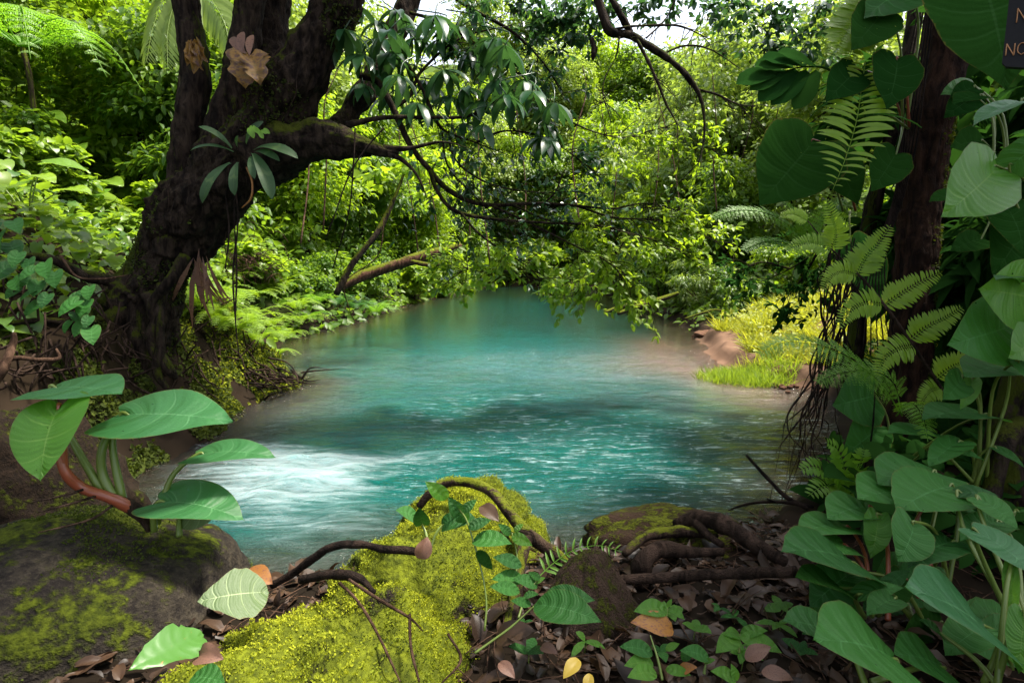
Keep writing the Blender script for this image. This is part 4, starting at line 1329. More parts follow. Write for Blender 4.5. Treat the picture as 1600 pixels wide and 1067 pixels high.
q = MB()
tv = np.vstack(lt_verts)
nn_ = len(tv)
ti = g.integers(0, nn_, 30000)
tp_ = tv[ti]
kp = (fbm(tp_ * 2.3, 3, 40) + .25 * fbm(tp_ * 9, 2, 41) > .22)
tp_ = tp_[kp] + g.normal(0, .012, (kp.sum(), 3))
scatter(q, T_MOSS, tp_, g.normal(0, 1, tp_.shape) + [0, 0, -.3], g.normal(0, 1, tp_.shape), g.uniform(.02, .045, len(tp_)), g.random(len(tp_)) * .6)
obj('trunk_moss', q, M['mossdark'], lt)['kind'] = 'stuff'
for k in range(36):
    q = MB()
    i_ = g.integers(0, nn_)
    b = tv[i_] + [0, -.04, 0]
    l_ = g.uniform(.15, .6)
    tube(q, [b, b + [g.normal(0, .03), -.04, -l_ * .5], b + [g.normal(0, .06), -.02, -l_]], [.006, .005, .002], 4, n=9, bump=.2, bs=15)
    obj('hair_root', q, M['root'], lt)
# plants growing on the tree
T_ST = broad(STRAP, 14, 2, 1.0, 0, 3, .25, 1.1, .004, 3, 1.0)
bp = thing('strap_leaf_epiphyte', 'rosette of grey green strap leaves growing on the dark tree trunk', 'epiphyte', P(375, 238, 5.6))
for b, tp, up in [((365, 238), (297, 236), (0, -.5, 1)), ((362, 232), (310, 198), (0, -.6, .8)), ((360, 255), (316, 318), (-.3, -1, .2)), ((372, 254), (367, 306), (0, -1, .2)),
                  ((392, 245), (398, 280), (.2, -1, .2)), ((398, 238), (437, 252), (.3, -.8, .6)), ((398, 234), (466, 248), (.2, -.7, .8)), ((395, 240), (425, 312), (.6, -.8, .2)), ((385, 225), (412, 190), (-.3, -1, .2)), ((372, 230), (372, 212), (0, -1, .2))]:
    q = MB()
    leafset(q, T_ST, P(*b, 5.62), P(*tp, 5.5), up, 1.05, RNG.random())
    obj('leaf', q, M['brom'], bp)
q = MB()
tube(q, PP([(385, 262, 5.55), (394, 285, 5.5), (392, 310, 5.5), (378, 325, 5.52)]), [.008, .010, .010, .006], 6, n=14)
obj('yellow_stalk', q, M['orange'], bp)
q = MB()
for k in range(7):
    leafset(q, T_ST, P(388 + k * 4, 200 - 4 * math.sin(k), 5.45), P(392 + k * 5, 212 + 5 * math.sin(k * 2), 5.42), (0, -1, .2), 1.6, .5)
obj('young_leaf', q, M['fern'], bp)
M['rust'] = leaf_mat('rust_leaf', (.16, .085, .012), (.26, .13, .02), .3, rough=.6, veins=5, vcol=(.10, .11, .02), vw=.05, spots=((.075, .032, .026), 9, .50))
q = MB()
leafset(q, broad(HEART, 26, 5, 1.15, .03, 6, .25, .8, .06, 3, 1.2, .22), P(391, 86, 5.62), P(384, 140, 5.55), (.1, -1, .1), 1.0, .6)
leafset(q, broad(HEART, 20, 4, 1.2, .03, 6, .4, 1.2, .06, 9, 1.2, .35), P(396, 92, 5.6), P(408, 134, 5.5), (.3, -1, .1), .8, .2)
tag(obj('dead_leaf', q, M['rust']), 'large yellow and rust dead leaf caught in the fork of the dark trunk', 'dead leaf')
q = MB()
for b, tp in [((304, 66), (292, 104)), ((305, 66), (303, 116)), ((306, 66), (316, 110)), ((307, 66), (324, 98))]:
    leafset(q, broad(LANCE, 12, 3, 1.5, .02, 6, .9, .9, .06, b[0], 1.0, .2), P(*b, 5.72), P(*tp, 5.6), (RNG.normal(0, .4), -1, .2), 1.0, RNG.random())
tag(obj('dead_leaf', q, M['rust']), 'rusty dead leaf bunch hanging on the thin left stem', 'dead leaf')
q = MB()
for b, tp in [((360, 60), (385, 85)), ((395, 55), (390, 88)), ((380, 50), (378, 88))]:
    leafset(q, T_LANCELO, P(*b, 5.7), P(*tp, 5.6), (0, -1, .2), 1.3, RNG.random())
tag(obj('dead_leaf', q, M['dead']), 'shrivelled brown scraps above the large yellow dead leaf', 'dead leaf')

# hanging vines left
hv = thing('hanging_vine', 'pair of thin dark vines hanging from the leaning tree to the mossy bank', 'vine', P(372, 560, 5.8))
for pth in [[(372, 250, 5.9), (366, 330, 5.85), (370, 420, 5.8), (368, 500, 5.8), (374, 560, 5.8)], [(362, 262, 5.9), (372, 340, 5.82), (364, 430, 5.8), (371, 540, 5.8)], [(352, 300, 5.9), (358, 360, 5.8), (352, 420, 5.8)]]:
    q = MB()
    tube(q, PP(pth), [.007, .008, .008, .006], 6, n=40, bump=.3, bs=16)
    obj('strand', q, M['root_dark'], hv)
vl = []
for k, (pth, lab) in enumerate([([(600, 200, 5.6), (570, 235, 5.6), (545, 275, 5.6), (525, 330, 5.6), (510, 370, 5.7)], 'thin liana slanting down left from the broken limb'),
                                ([(555, 200, 5.7), (552, 260, 5.7), (545, 330, 5.8), (520, 420, 6.0)], 'thin liana hanging straight below the broken limb'),
                                ([(600, 340, 8), (590, 400, 8), (540, 440, 8), (545, 480, 8.2), (556, 505, 8.4)], 'bare drooping twig dipping into the water under the fallen log')]):
    q = MB()
    tube(q, PP(pth), [.008, .008, .007, .006], 6, n=30, bump=.2, bs=14)
    tag(obj('liana', q, M['root_dark'] if k < 2 else M['twig']), lab, 'liana')

# ------------------------------------------------------------------ overhanging branch at the top
ob = thing('overhanging_branch', 'dark mossy bare branch reaching down from the top edge over the pool', 'branch', P(930, -30, 6.0))
obr = [([(925, -30, 6.0), (938, 10, 6.0), (952, 48, 6.0), (985, 55, 6.1), (1010, 70, 6.15), (1048, 95, 6.2), (1082, 130, 6.2), (1098, 165, 6.2), (1100, 215, 6.2), (1090, 262, 6.2)], [.05, .05, .05, .045, .042, .036, .03, .02, .012, .004]),
       ([(950, -10, 6.0), (968, 20, 6.0), (985, 52, 6.1)], [.03, .035, .04]),
       ([(952, 48, 6.0), (985, 42, 6.0), (1030, 40, 6.0), (1065, 42, 6.0), (1110, 62, 6.1)], [.02, .014, .012, .01, .004]),
       ([(995, 62, 6.1), (1012, 95, 6.1), (1028, 130, 6.1), (1042, 165, 6.1), (1058, 195, 6.1), (1058, 215, 6.1)], [.02, .018, .015, .012, .008, .003]),
       ([(1090, 140, 6.2), (1120, 148, 6.2), (1150, 162, 6.2), (1185, 168, 6.2)], [.016, .013, .008, .003]),
       ([(968, 58, 6.0), (962, 90, 6.0), (946, 120, 6.0), (942, 150, 6.0), (955, 190, 6.0)], [.010, .008, .006, .005, .002]),
       ([(1035, 85, 6.2), (1070, 72, 6.2), (1110, 78, 6.2), (1160, 110, 6.2)], [.012, .01, .008, .003]),
       ([(1060, -10, 6.3), (1040, 30, 6.3), (1010, 60, 6.2)], [.01, .01, .01])]
for k, (pth, rad) in enumerate(obr):
    q, lq = MB(), MB()
    tube(q, PP(pth), rad, 9, n=44, bump=.25, bs=12, seed=k)
    twigs(q, lq, PP(pth), 9 if k in (0, 3, 4) else 5, .42, 300 + k, r=.006, leaves=0, start=.35, down=.35)
    obj('limb' if k < 1 else 'side_branch', q, M['bark'], ob)
q = MB()
g = np.random.default_rng(8)
for (x, y) in [(1165, 10), (1200, 40), (1235, 60), (1180, 75), (1265, 90), (1215, 100), (1250, 20), (1290, 50), (780, -5), (820, 5), (960, 10), (1010, 8), (1060, 5), (1120, 15), (1150, 45), (880, 20), (900, 40), (870, 45), (915, 60), (855, 15), (890, 70), (930, 20), (840, 40)]:
    crown_leaves(q, T_SMALL, 90, P(x, y, 6.6), (.3, .25, .18), .10, int(x), 6)
obj('leaves', q, M['tree_leaf'], ob)
q = MB()
tube(q, PP([(924, 60, 6), (928, 80, 6), (926, 94, 6)]), [.02, .035, .015], 8, n=12, bump=.4, bs=20)
tag(obj('dead_clump', q, M['root_dark']), 'small dark dead clump hanging below the overhanging branch', 'dead clump')

# ------------------------------------------------------------------ mossy tree on the right
mt_ = thing('mossy_tree', 'slender dark reddish tree with moss along its right edge', 'tree', onground(2.95, 4.55))
q = MB()
tube(q, PP([(1372, 800, 4.6), (1392, 720, 4.6), (1412, 620, 4.55), (1425, 500, 4.5), (1432, 400, 4.5), (1440, 300, 4.5), (1458, 180, 4.45), (1485, 40, 4.4), (1500, -120, 4.3), (1510, -400, 4.2)]), [.23, .165, .14, .14, .14, .145, .155, .165, .16, .15], 64, n=240, bump=.13, bs=4, seed=8, rid=.16)
obj('trunk', q, M['bark_red'], mt_)
# moss skin along the sunny edge
q = MB()
g = np.random.default_rng(12)
cc = smooth(PP([(1412, 620, 4.55), (1425, 500, 4.5), (1432, 400, 4.5), (1440, 300, 4.5), (1458, 180, 4.45), (1485, 40, 4.4)]), 400)
ia = g.integers(0, 400, 7000)
ang = g.normal(.05, .55, 7000)
dv = np.stack([np.cos(ang), np.sin(ang) * .9, np.zeros(7000)], -1)
ps_ = cc[ia] + dv * (.138 + g.normal(0, .006, 7000))[:, None]
kp = fbm(ps_ * 5, 3, 4) > -.05
scatter(q, T_MOSS, ps_[kp], dv[kp] + g.normal(0, .6, (kp.sum(), 3)), g.normal(0, 1, (kp.sum(), 3)), g.uniform(.014, .034, kp.sum()), g.random(kp.sum()))
obj('moss', q, M['mossdark'], mt_)['kind'] = 'stuff'
for k in range(7):
    q = MB()
    ofs = (k - 3) * 4
    tube(q, PP([(1480 + ofs - 34, 20, 4.2), (1452 + ofs - 30, 150 + 10 * k, 4.22), (1436 + ofs * .6 - 30, 300, 4.25), (1410 + ofs - 40, 420, 4.2), (1372 + 3 * ofs, 540 + 8 * k, 4.1)]), [.006, .007, .006, .005, .004], 5, n=36, bump=.25, bs=14, seed=k)
    obj('aerial_root', q, M['root_dark'], mt_)
q = MB()
crown_leaves(q, T_OVALLO, 4000, (-.1, 2.8, 6.8), (1.3, 1.3, 1.0), .26, 78, 20)  # unseen canopy set apart from this trunk, added to shade the boulder
obj('crown', q, M['tree_leaf'], mt_)

dt = thing('dark_tree', 'thick dark trunk rising at the right edge behind the blue green leaves', 'tree', onground(3.1, 3.25))
q = MB()
tube(q, PP([(1575, 830, 3.3), (1590, 720, 3.3), (1612, 600, 3.3), (1650, 400, 3.3), (1690, 200, 3.3), (1720, -50, 3.3)]), [.24, .17, .15, .15, .15, .14], 18, n=40, bump=.16, bs=4, seed=15)
obj('trunk', q, M['bark'], dt)
q = MB()
tube(q, PP([(1600, 660, 3.25), (1570, 690, 3.1), (1552, 760, 3.05), (1540, 820, 3.0)]), [.06, .05, .045, .05], 9, n=20, bump=.2, bs=7)
obj('root', q, M['bark'], dt)
q = MB()
crown_leaves(q, T_OVALLO, 3600, (4.5, 2.2, 6.4), (1.6, 2.0, 1.2), .28, 79, 24)  # out-of-view canopy, added to keep the lower right plants in shade
obj('crown', q, M['tree_leaf'], dt)
dl = thing('dark_sapling', 'leaning dark sapling standing in the shade left of the mossy tree', 'tree', onground(3.6, 5.6))
q = MB()
tube(q, PP([(1330, 600, 6.2), (1340, 520, 6.2), (1345, 430, 6.1), (1362, 330, 6.1), (1395, 200, 6.0), (1420, 80, 6.0), (1440, -60, 6.0)]), [.11, .09, .085, .08, .07, .07, .06], 12, n=36, bump=.2, bs=5, seed=16)
obj('trunk', q, M['bark'], dl)
q = MB()
crown_leaves(q, T_OVALLO, 900, P(1420, 200, 6.0), (.7, .9, 1.6), .24, 83, 14)
crown_leaves(q, T_OVALLO, 900, (3.5, 4.4, 5.1), (.95, .9, .5), .24, 84, 12)  # this clump hangs unseen above the frame, added to darken the leaves below
obj('foliage', q, M['dark_leaf'], dl)

db = thing('drooping_branch', 'leafy dark branch drooping in front of the sunlit grass', 'branch', P(1290, 380, 7.5))
lq = MB()
for k, pth in enumerate([[(1330, 360, 7.0), (1280, 390, 7.2), (1235, 420, 7.3), (1190, 440, 7.4)], [(1280, 390, 7.2), (1250, 440, 7.3), (1220, 475, 7.4)], [(1300, 380, 7.1), (1290, 420, 7.2), (1270, 460, 7.3)], [(1235, 420, 7.3), (1190, 410, 7.5), (1150, 425, 7.6)]]):
    q = MB()
    tube(q, PP(pth), [.02, .014, .008, .003], 7, n=24, bump=.2, bs=12)
    twigs(q, lq, PP(pth), 9, .35, 700 + k, r=.005, leaves=5, size=.11, down=.3)
    obj('limb', q, M['bark'], db)
obj('leaves', lq, M['dark_leaf'], db)

# hanging aerial roots
hr_ = thing('hanging_roots', 'bundle of thin dark aerial roots dangling in front of the grassy bank', 'hanging roots', P(1260, 790, 4.0))
g = np.random.default_rng(22)
for k in range(22):
    x0, x1, x2 = 1316 + g.normal(0, 16), 1292 + g.normal(0, 10), 1262 + g.normal(0, 14)
    yb = g.uniform(660, 800)
    d0 = g.uniform(3.9, 4.3)
    q = MB()
    hp = smooth([(x0 + 8, 395 + g.normal(0, 12)), (x0, 460), (x1 + g.normal(0, 10), 560), (x2 + g.normal(0, 10), 650), (x2 - 8 + g.normal(0, 20), yb)], 13)
    hp = np.column_stack([hp + g.normal(0, 1, hp.shape) * [3.5, 2], d0 + g.normal(0, .015, 13)])
    tube(q, PP(hp), np.interp(np.linspace(0, 1, 13), [0, .5, 1], [.0045, g.uniform(.003, .008), .0015]), 5, n=60, bump=.5, bs=13, seed=k)
    obj('strand', q, M['root_dark'], hr_)
q = MB()
tube(q, PP([(1262, 640, 4.0), (1240, 668, 4.0), (1222, 692, 3.95), (1212, 708, 3.9)]), [.006, .006, .004, .002], 5, n=16)
tube(q, PP([(1368, 600, 3.9), (1362, 680, 3.9), (1345, 760, 3.9), (1340, 830, 3.8)]), [.005, .006, .005, .004], 5, n=22, bump=.3, bs=14)
obj('strand', q, M['root_dark'], hr_)

# ------------------------------------------------------------------ ferns on the right
TP = broad(LANCE, 5, 1, 1.0, 0, 5, .25, .6, .0, 1, 1.0)
def fern(name, label, cat, loc, fronds, lm, group=None):
    o = thing(name, label, cat, loc, group)
    for (path, L, pairs, kw) in fronds:
        q = MB()
        frond(q, PP(path), L, pairs, **kw)
        obj('frond', q, M[lm], o)
    return o
sickle = broad(LANCE, 7, 1, 1.0, 0, 5, .25, 1.1, .0, 1, 1.0)
flat_ = lambda q_: np.minimum(1, q_ * 3 + .3) * np.minimum(1, (1.04 - q_) * 2.6)
fern('hanging_fern', 'long lime fern frond hanging vertically with curved ladder-like leaflets', 'fern', P(1345, 90, 4.3), [
    ([(1352, 96, 4.0), (1346, 140, 3.95), (1338, 190, 3.9), (1322, 245, 3.85), (1300, 300, 3.8)], .25, 20, dict(up=(-.25, -1, .35), fwd=-.12, hang=-.05, tmpl=sickle, wid=.075, base=.02, shape=flat_, rach=.004))], 'fern_lime')
fern('hanging_fern', 'bright feathery fern pair drooping from the top edge above the ladder frond', 'fern', P(1375, -20, 4.2), [
    ([(1380, -20, 4.1), (1352, 12, 4.0), (1325, 48, 3.95), (1298, 92, 3.9)], .17, 30, dict(up=(-.3, -1, .5), fwd=.2, tmpl=TP, wid=.17, base=.02, shape=flat_)),
    ([(1385, 25, 4.1), (1362, 42, 4.05), (1340, 66, 4.0), (1322, 96, 3.95)], .15, 24, dict(up=(-.3, -1, .5), fwd=.2, tmpl=TP, wid=.17, base=.02, shape=flat_))], 'fern_lime')
up_ = (-.2, -1, .45)
cf = thing('climbing_fern', 'arching fern with a long dark stalk and paired comb-like fronds crossing the mossy trunk', 'fern', P(1480, 620, 3.5))
stk = [(1262, 345, 3.5), (1300, 390, 3.4), (1350, 438, 3.3), (1392, 490, 3.25), (1432, 548, 3.25), (1474, 612, 3.3)]
q = MB()
tube(q, PP(stk), [.003, .005, .007, .008, .009, .010], 6, n=30)
obj('stalk', q, M['root'], cf)
for pth, L in [([(1338, 432, 3.32), (1352, 404, 3.3), (1372, 380, 3.28), (1392, 352, 3.26)], .11), ([(1380, 478, 3.26), (1410, 458, 3.22), (1440, 440, 3.2), (1472, 425, 3.18)], .10), ([(1420, 532, 3.25), (1450, 510, 3.2), (1478, 496, 3.18), (1504, 480, 3.16)], .10),
               ([(1338, 430, 3.32), (1318, 425, 3.3), (1300, 432, 3.3), (1285, 452, 3.3)], .09), ([(1380, 476, 3.26), (1352, 474, 3.25), (1328, 486, 3.25), (1310, 512, 3.25)], .10), ([(1428, 540, 3.25), (1405, 545, 3.2), (1382, 560, 3.2), (1370, 588, 3.2)], .10),
               ([(1300, 392, 3.4), (1306, 365, 3.38), (1300, 340, 3.36), (1290, 310, 3.35)], .09), ([(1300, 392, 3.4), (1275, 380, 3.4), (1250, 382, 3.4), (1225, 392, 3.4)], .08), ([(1262, 345, 3.5), (1240, 335, 3.5), (1218, 338, 3.5)], .06),
               ([(1462, 592, 3.3), (1490, 572, 3.25), (1515, 566, 3.2), (1540, 570, 3.2)], .10), ([(1470, 605, 3.3), (1452, 612, 3.25), (1438, 632, 3.25)], .08)]:
    q = MB()
    frond(q, PP(pth), L, 20, up=up_, fwd=.3, tmpl=TP, wid=.115, base=.03, rach=.003, rnd=RNG.uniform(.2, .8))
    obj('frond', q, M['fern_lime'], cf)
fern('arching_fern', 'dark green fern arching left over the red bank edge', 'fern', P(1400, 640, 3.4), [
    ([(1410, 650, 3.4), (1380, 605, 3.35), (1335, 565, 3.3), (1280, 540, 3.3), (1225, 535, 3.3), (1182, 556, 3.3)], .20, 24, dict(up=(0, -.55, 1), fwd=.35, tmpl=TP, wid=.17, bip=True)),
    ([(1410, 650, 3.4), (1395, 600, 3.4), (1360, 580, 3.4), (1310, 585, 3.4), (1275, 600, 3.4)], .16, 18, dict(up=(0, -.55, 1), fwd=.35, tmpl=TP, wid=.17, bip=True)),
    ([(1400, 650, 3.3), (1420, 630, 3.2), (1440, 650, 3.1), (1450, 690, 3.0)], .12, 14, dict(up=(0, -.55, 1), fwd=.35, tmpl=TP, wid=.17, bip=True))], 'fern')
fern('small_fern', 'small leafy fern at the foot of the mossy tree by the hanging roots', 'fern', P(1310, 790, 3.8), [
    ([(1320, 790, 3.8), (1300, 750, 3.75), (1275, 730, 3.7), (1250, 735, 3.7)], .14, 12, dict(up=(0, -.6, 1), fwd=.4, tmpl=TP, wid=.2)),
    ([(1320, 790, 3.8), (1305, 765, 3.7), (1285, 760, 3.6), (1262, 775, 3.55)], .13, 12, dict(up=(0, -.6, 1), fwd=.4, tmpl=TP, wid=.2)),
    ([(1320, 790, 3.8), (1320, 740, 3.8), (1310, 705, 3.8), (1290, 690, 3.8)], .13, 12, dict(up=(0, -.8, 1), fwd=.4, tmpl=TP, wid=.2)),
    ([(1320, 790, 3.8), (1335, 750, 3.8), (1345, 720, 3.7), (1350, 700, 3.7)], .12, 12, dict(up=(0, -.8, 1), fwd=.4, tmpl=TP, wid=.2))], 'fern')
fern('background_fern', 'pale fern fronds fanning out at the right edge of the far forest', 'fern', P(1270, 400, 6.5), [
    ([(1270, 400, 6.5), (1240, 360, 6.4), (1200, 335, 6.3), (1150, 330, 6.2), (1112, 342, 6.2)], .30, 24, dict(up=(0, -.6, 1), fwd=.3, tmpl=TP, wid=.16, bip=True)),
    ([(1270, 400, 6.5), (1255, 350, 6.5), (1230, 318, 6.4), (1205, 310, 6.3)], .28, 22, dict(up=(0, -.6, 1), fwd=.3, tmpl=TP, wid=.16, bip=True)),
    ([(1270, 400, 6.5), (1240, 385, 6.3), (1200, 378, 6.1), (1160, 392, 6.0)], .28, 22, dict(up=(0, -.6, 1), fwd=.3, tmpl=TP, wid=.16, bip=True)),
    ([(1270, 400, 6.5), (1290, 350, 6.5), (1310, 320, 6.4), (1330, 322, 6.3)], .28, 22, dict(up=(0, -.6, 1), fwd=.3, tmpl=TP, wid=.16, bip=True))], 'fern')
# ------------------------------------------------------------------ small plants on and beside the mossy rock
TR = broad(HEART, 14, 3, 1.0, .006, 5, .2, .6, .006, 31)
TOV = broad(OVAL, 14, 3, .8, .008, 6, .2, .8, .006, 32, 1.0)
def sprig(label, foot, leaves, stem=None, lm='heart', T=TOV, grp='small plants by the mossy rock', name='small_plant', sr=.004):
    o = thing(name, label, 'small plant', P(*foot), grp)
    if stem:
        q = MB()
        tube(q, PP(stem), [sr * 1.2] + [sr] * (len(stem) - 2) + [sr * .5], 6, n=24)
        obj('stem', q, M['stalk'], o)
    for b, tp, up, *r in leaves:
        leaf_part(o, P(*b), P(*tp), up, r[0] if r else lm, T, None if stem else P(*foot), .004, 'stalk', 1.0, RNG.random())
    return o
sprig('little round-leaved plant on four upright stalks on top of the mossy rock', (672, 862, 2.42), [
    ((660, 818, 2.45), (655, 792, 2.42), (0, -1, .25), 'dark_big'), ((648, 808, 2.5), (618, 797, 2.45), (0, -.5, 1)), ((693, 820, 2.45), (718, 805, 2.42), (0, -.6, 1)), ((700, 815, 2.5), (745, 812, 2.45), (0, -.5, 1))], T=TR)
sprig('thin upright stem with pairs of leaves beside the mossy rock cleft', (760, 985, 2.2), [
    ((730, 815, 2.45), (700, 775, 2.42), (-.2, -.8, .5)), ((700, 778, 2.4), (664, 752, 2.36), (-.2, -.8, .5), 'heart_lime'), ((722, 800, 2.4), (745, 780, 2.4), (.2, -.8, .6)), ((738, 845, 2.4), (800, 850, 2.32), (.1, -.5, 1)), ((732, 825, 2.4), (768, 812, 2.4), (.1, -.7, .8)), ((745, 860, 2.38), (770, 890, 2.35), (0, -.8, .6), 'dark_big')],
    [(757, 985, 2.25), (760, 940, 2.3), (752, 890, 2.35), (738, 840, 2.4), (725, 805, 2.42), (700, 778, 2.42)])
sprig('small bright leaves sprouting by the arched root', (800, 905, 2.6), [
    ((798, 835, 2.7), (778, 818, 2.68), (0, -.8, .6)), ((800, 835, 2.7), (832, 852, 2.65), (.3, -1, .3), 'heart_lime'), ((803, 830, 2.7), (818, 818, 2.7), (0, -.8, .6), 'heart_lime'), ((795, 845, 2.7), (775, 842, 2.7), (0, -.8, .6))],
    [(805, 905, 2.6), (808, 870, 2.65), (800, 832, 2.7)])
sprig('long serrated leaves reaching right over the small pointed rock', (745, 1010, 2.1), [
    ((835, 945, 2.05), (940, 972, 1.9), (0, -.6, 1)), ((845, 940, 2.08), (930, 938, 2.0), (0, -.5, 1)), ((812, 925, 2.15), (765, 916, 2.15), (0, -.6, 1)), ((818, 932, 2.12), (842, 928, 2.1), (0, -.5, 1)), ((830, 945, 2.1), (798, 938, 2.1), (0, -.6, .9))],
    [(742, 1020, 2.0), (770, 1000, 2.02), (800, 978, 2.04), (836, 945, 2.06)])
sprig('stem of narrow leaves lying over the gap left of the small rock', (820, 960, 2.3), [
    ((815, 885, 2.4), (770, 870, 2.4), (0, -.6, 1)), ((818, 905, 2.4), (768, 905, 2.35), (0, -.6, 1)), ((840, 915, 2.4), (800, 905, 2.35), (0, -.6, 1)), ((835, 910, 2.4), (852, 902, 2.4), (0, -.7, .8), 'heart_lime'), ((845, 905, 2.4), (825, 893, 2.4), (0, -.8, .6))],
    [(810, 965, 2.25), (822, 930, 2.35), (840, 905, 2.4)])
fern('small_fern', 'bright little fern frond over the water behind the pointed rock', 'fern', P(835, 905, 2.55), [
    ([(838, 905, 2.55), (862, 882, 2.6), (895, 860, 2.62), (935, 852, 2.6), (972, 862, 2.55)], .085, 12, dict(up=(0, -.7, 1), fwd=.45, tmpl=TOV, wid=.045, base=.1, shape=lambda q_: 1 - .6 * q_, rach=.003))], 'fern')
sprig('seedling with two thin leaves beside the leaf litter', (1040, 995, 2.0), [
    ((1042, 952, 2.05), (990, 955, 2.0), (0, -.6, 1), 'heart_lime'), ((1045, 950, 2.05), (1070, 968, 2.0), (0, -.6, 1), 'heart_lime'), ((1043, 948, 2.05), (1050, 935, 2.05), (0, -.6, 1), 'heart_lime')], [(1040, 995, 2.0), (1043, 950, 2.05)])
sprig('seedling with paired pointed leaves in the middle of the litter', (1035, 1062, 1.75), [
    ((1020, 1020, 1.8), (968, 1010, 1.78), (0, -.5, 1)), ((1040, 1015, 1.8), (1062, 1005, 1.8), (0, -.6, 1), 'heart_lime'), ((1065, 1030, 1.8), (1090, 1010, 1.78), (0, -.6, 1)), ((1025, 1050, 1.75), (980, 1058, 1.7), (0, -.5, 1), 'heart_lime'), ((1040, 1045, 1.75), (1080, 1055, 1.72), (0, -.5, 1), 'heart_lime'), ((1020, 1035, 1.78), (975, 1040, 1.74), (0, -.5, 1), 'heart_lime')],
    [(1035, 1062, 1.75), (1028, 1030, 1.78), (1016, 992, 1.82)])
sprig('seedling with a rosette of lime leaves in front of the root mound', (1155, 1020, 1.95), [
    ((1156, 992, 2.0), (1200, 985, 1.95), (0, -.5, 1), 'heart_lime'), ((1156, 992, 2.0), (1130, 992, 1.95), (0, -.5, 1), 'heart_lime'), ((1156, 994, 1.98), (1222, 1020, 1.9), (0, -.5, 1), 'heart_lime'), ((1152, 995, 1.98), (1118, 1020, 1.9), (0, -.5, 1), 'heart_lime')], [(1155, 1020, 1.95), (1156, 990, 2.0)])
sprig('low plant with smooth oval leaves at the bottom edge', (1100, 1050, 1.75), [
    ((1108, 1028, 1.76), (1062, 1016, 1.74), (0, -.5, 1)), ((1100, 1035, 1.75), (1118, 1030, 1.74), (0, -.5, 1), 'heart_lime'), ((1150, 1062, 1.7), (1110, 1048, 1.68), (0, -.5, 1), 'heart_lime'), ((1150, 1064, 1.7), (1142, 1036, 1.7), (0, -.7, .7), 'heart_lime')], [(1100, 1052, 1.75), (1104, 1030, 1.76)])

g = np.random.default_rng(66)
for k in range(16):
    px, py = g.uniform(790, 1290), g.uniform(955, 1062)
    b = ground(px, py, 1.0, 6)
    o = thing('seedling', 'tiny green seedling sprouting from the leaf litter', 'seedling', b, 'tiny seedlings in the litter')
    q = MB()
    hh_ = g.uniform(.03, .08)
    tube(q, [b, b + [g.normal(0, .008), 0, hh_ * .6], b + [g.normal(0, .012), 0, hh_]], [.0022, .002, .0015], 5, n=8)
    obj('stem', q, M['stalk'], o)
    q = MB()
    nl = g.integers(3, 6)
    an = np.linspace(0, 6.28, nl, endpoint=False) + g.uniform(0, 2)
    scatter(q, T_LANCELO if k % 2 else T_OVALLO, np.repeat((b + [0, 0, hh_])[None], nl, 0), np.column_stack([np.cos(an), np.sin(an), g.normal(.1, .3, nl)]), [0, -.3, 1], g.uniform(.04, .09, nl), g.random(nl), 1.5 if k % 2 else 1.0)
    obj('leaves', q, M['heart_lime' if k % 3 else 'heart'], o)

# ------------------------------------------------------------------ leaf litter
g = np.random.default_rng(61)
q, qt = MB(), MB()
xy = np.stack([g.uniform(-1.6, 1.7, 3800), g.uniform(1.1, 3.5, 3800)], -1)
kp = shore(xy[:, 0], xy[:, 1])[0] > .15
xy = xy[kp]
z = height(xy[:, 0], xy[:, 1]) + g.uniform(.004, .03, len(xy))
n_ = len(xy)
pos_ = np.column_stack([xy, z])
lt_ = broad(OVAL, 7, 2, .9, 0, 5, .5, .9, .03, 3, 1.0)
lt2 = broad(OVAL, 7, 2, .8, 0, 5, -.4, -.8, .03, 5, 1.0)
for T_, sl_ in ((lt_, slice(0, None, 2)), (lt2, slice(1, None, 2))):
    d_ = g.normal(0, 1, (n_, 3)) * [1, 1, .2]
    scatter(q, T_, pos_[sl_], d_[sl_], ([0, 0, 1] + g.normal(0, .3, (n_, 3)))[sl_], (.02 + .13 * g.random(n_) ** 1.8)[sl_], g.random(n_)[sl_], g.uniform(.6, 1.3, n_)[sl_])
tag(obj('leaf_litter', q, M['litter'], org=(0, 0, 0)), 'brown and purple dead leaves covering the near bank', 'leaf litter', kind='stuff')
for k in range(800):
    x, y = g.uniform(-1.2, 2.4), g.uniform(1.3, 3.2)
    if shore(np.array([x]), np.array([y]))[0][0] < .2:
        continue
    a_ = g.uniform(0, 3.14)
    l_ = g.uniform(.05, .28)
    p0 = onground(x, y, .02 + g.uniform(0, .02))
    d_ = np.array([math.cos(a_), math.sin(a_), g.normal(0, .1)]) * l_
    tube(qt, [p0 - d_ * .5, p0 + [g.normal(0, .01), 0, .01], p0 + d_ * .5], [.0028, .0028, .0015], 4, n=6, bump=.2, bs=30, rnd=g.random())
tag(obj('twig_litter', qt, M['twig'], org=(0, 0, 0)), 'thin twigs strewn through the leaf litter', 'twig litter', kind='stuff')
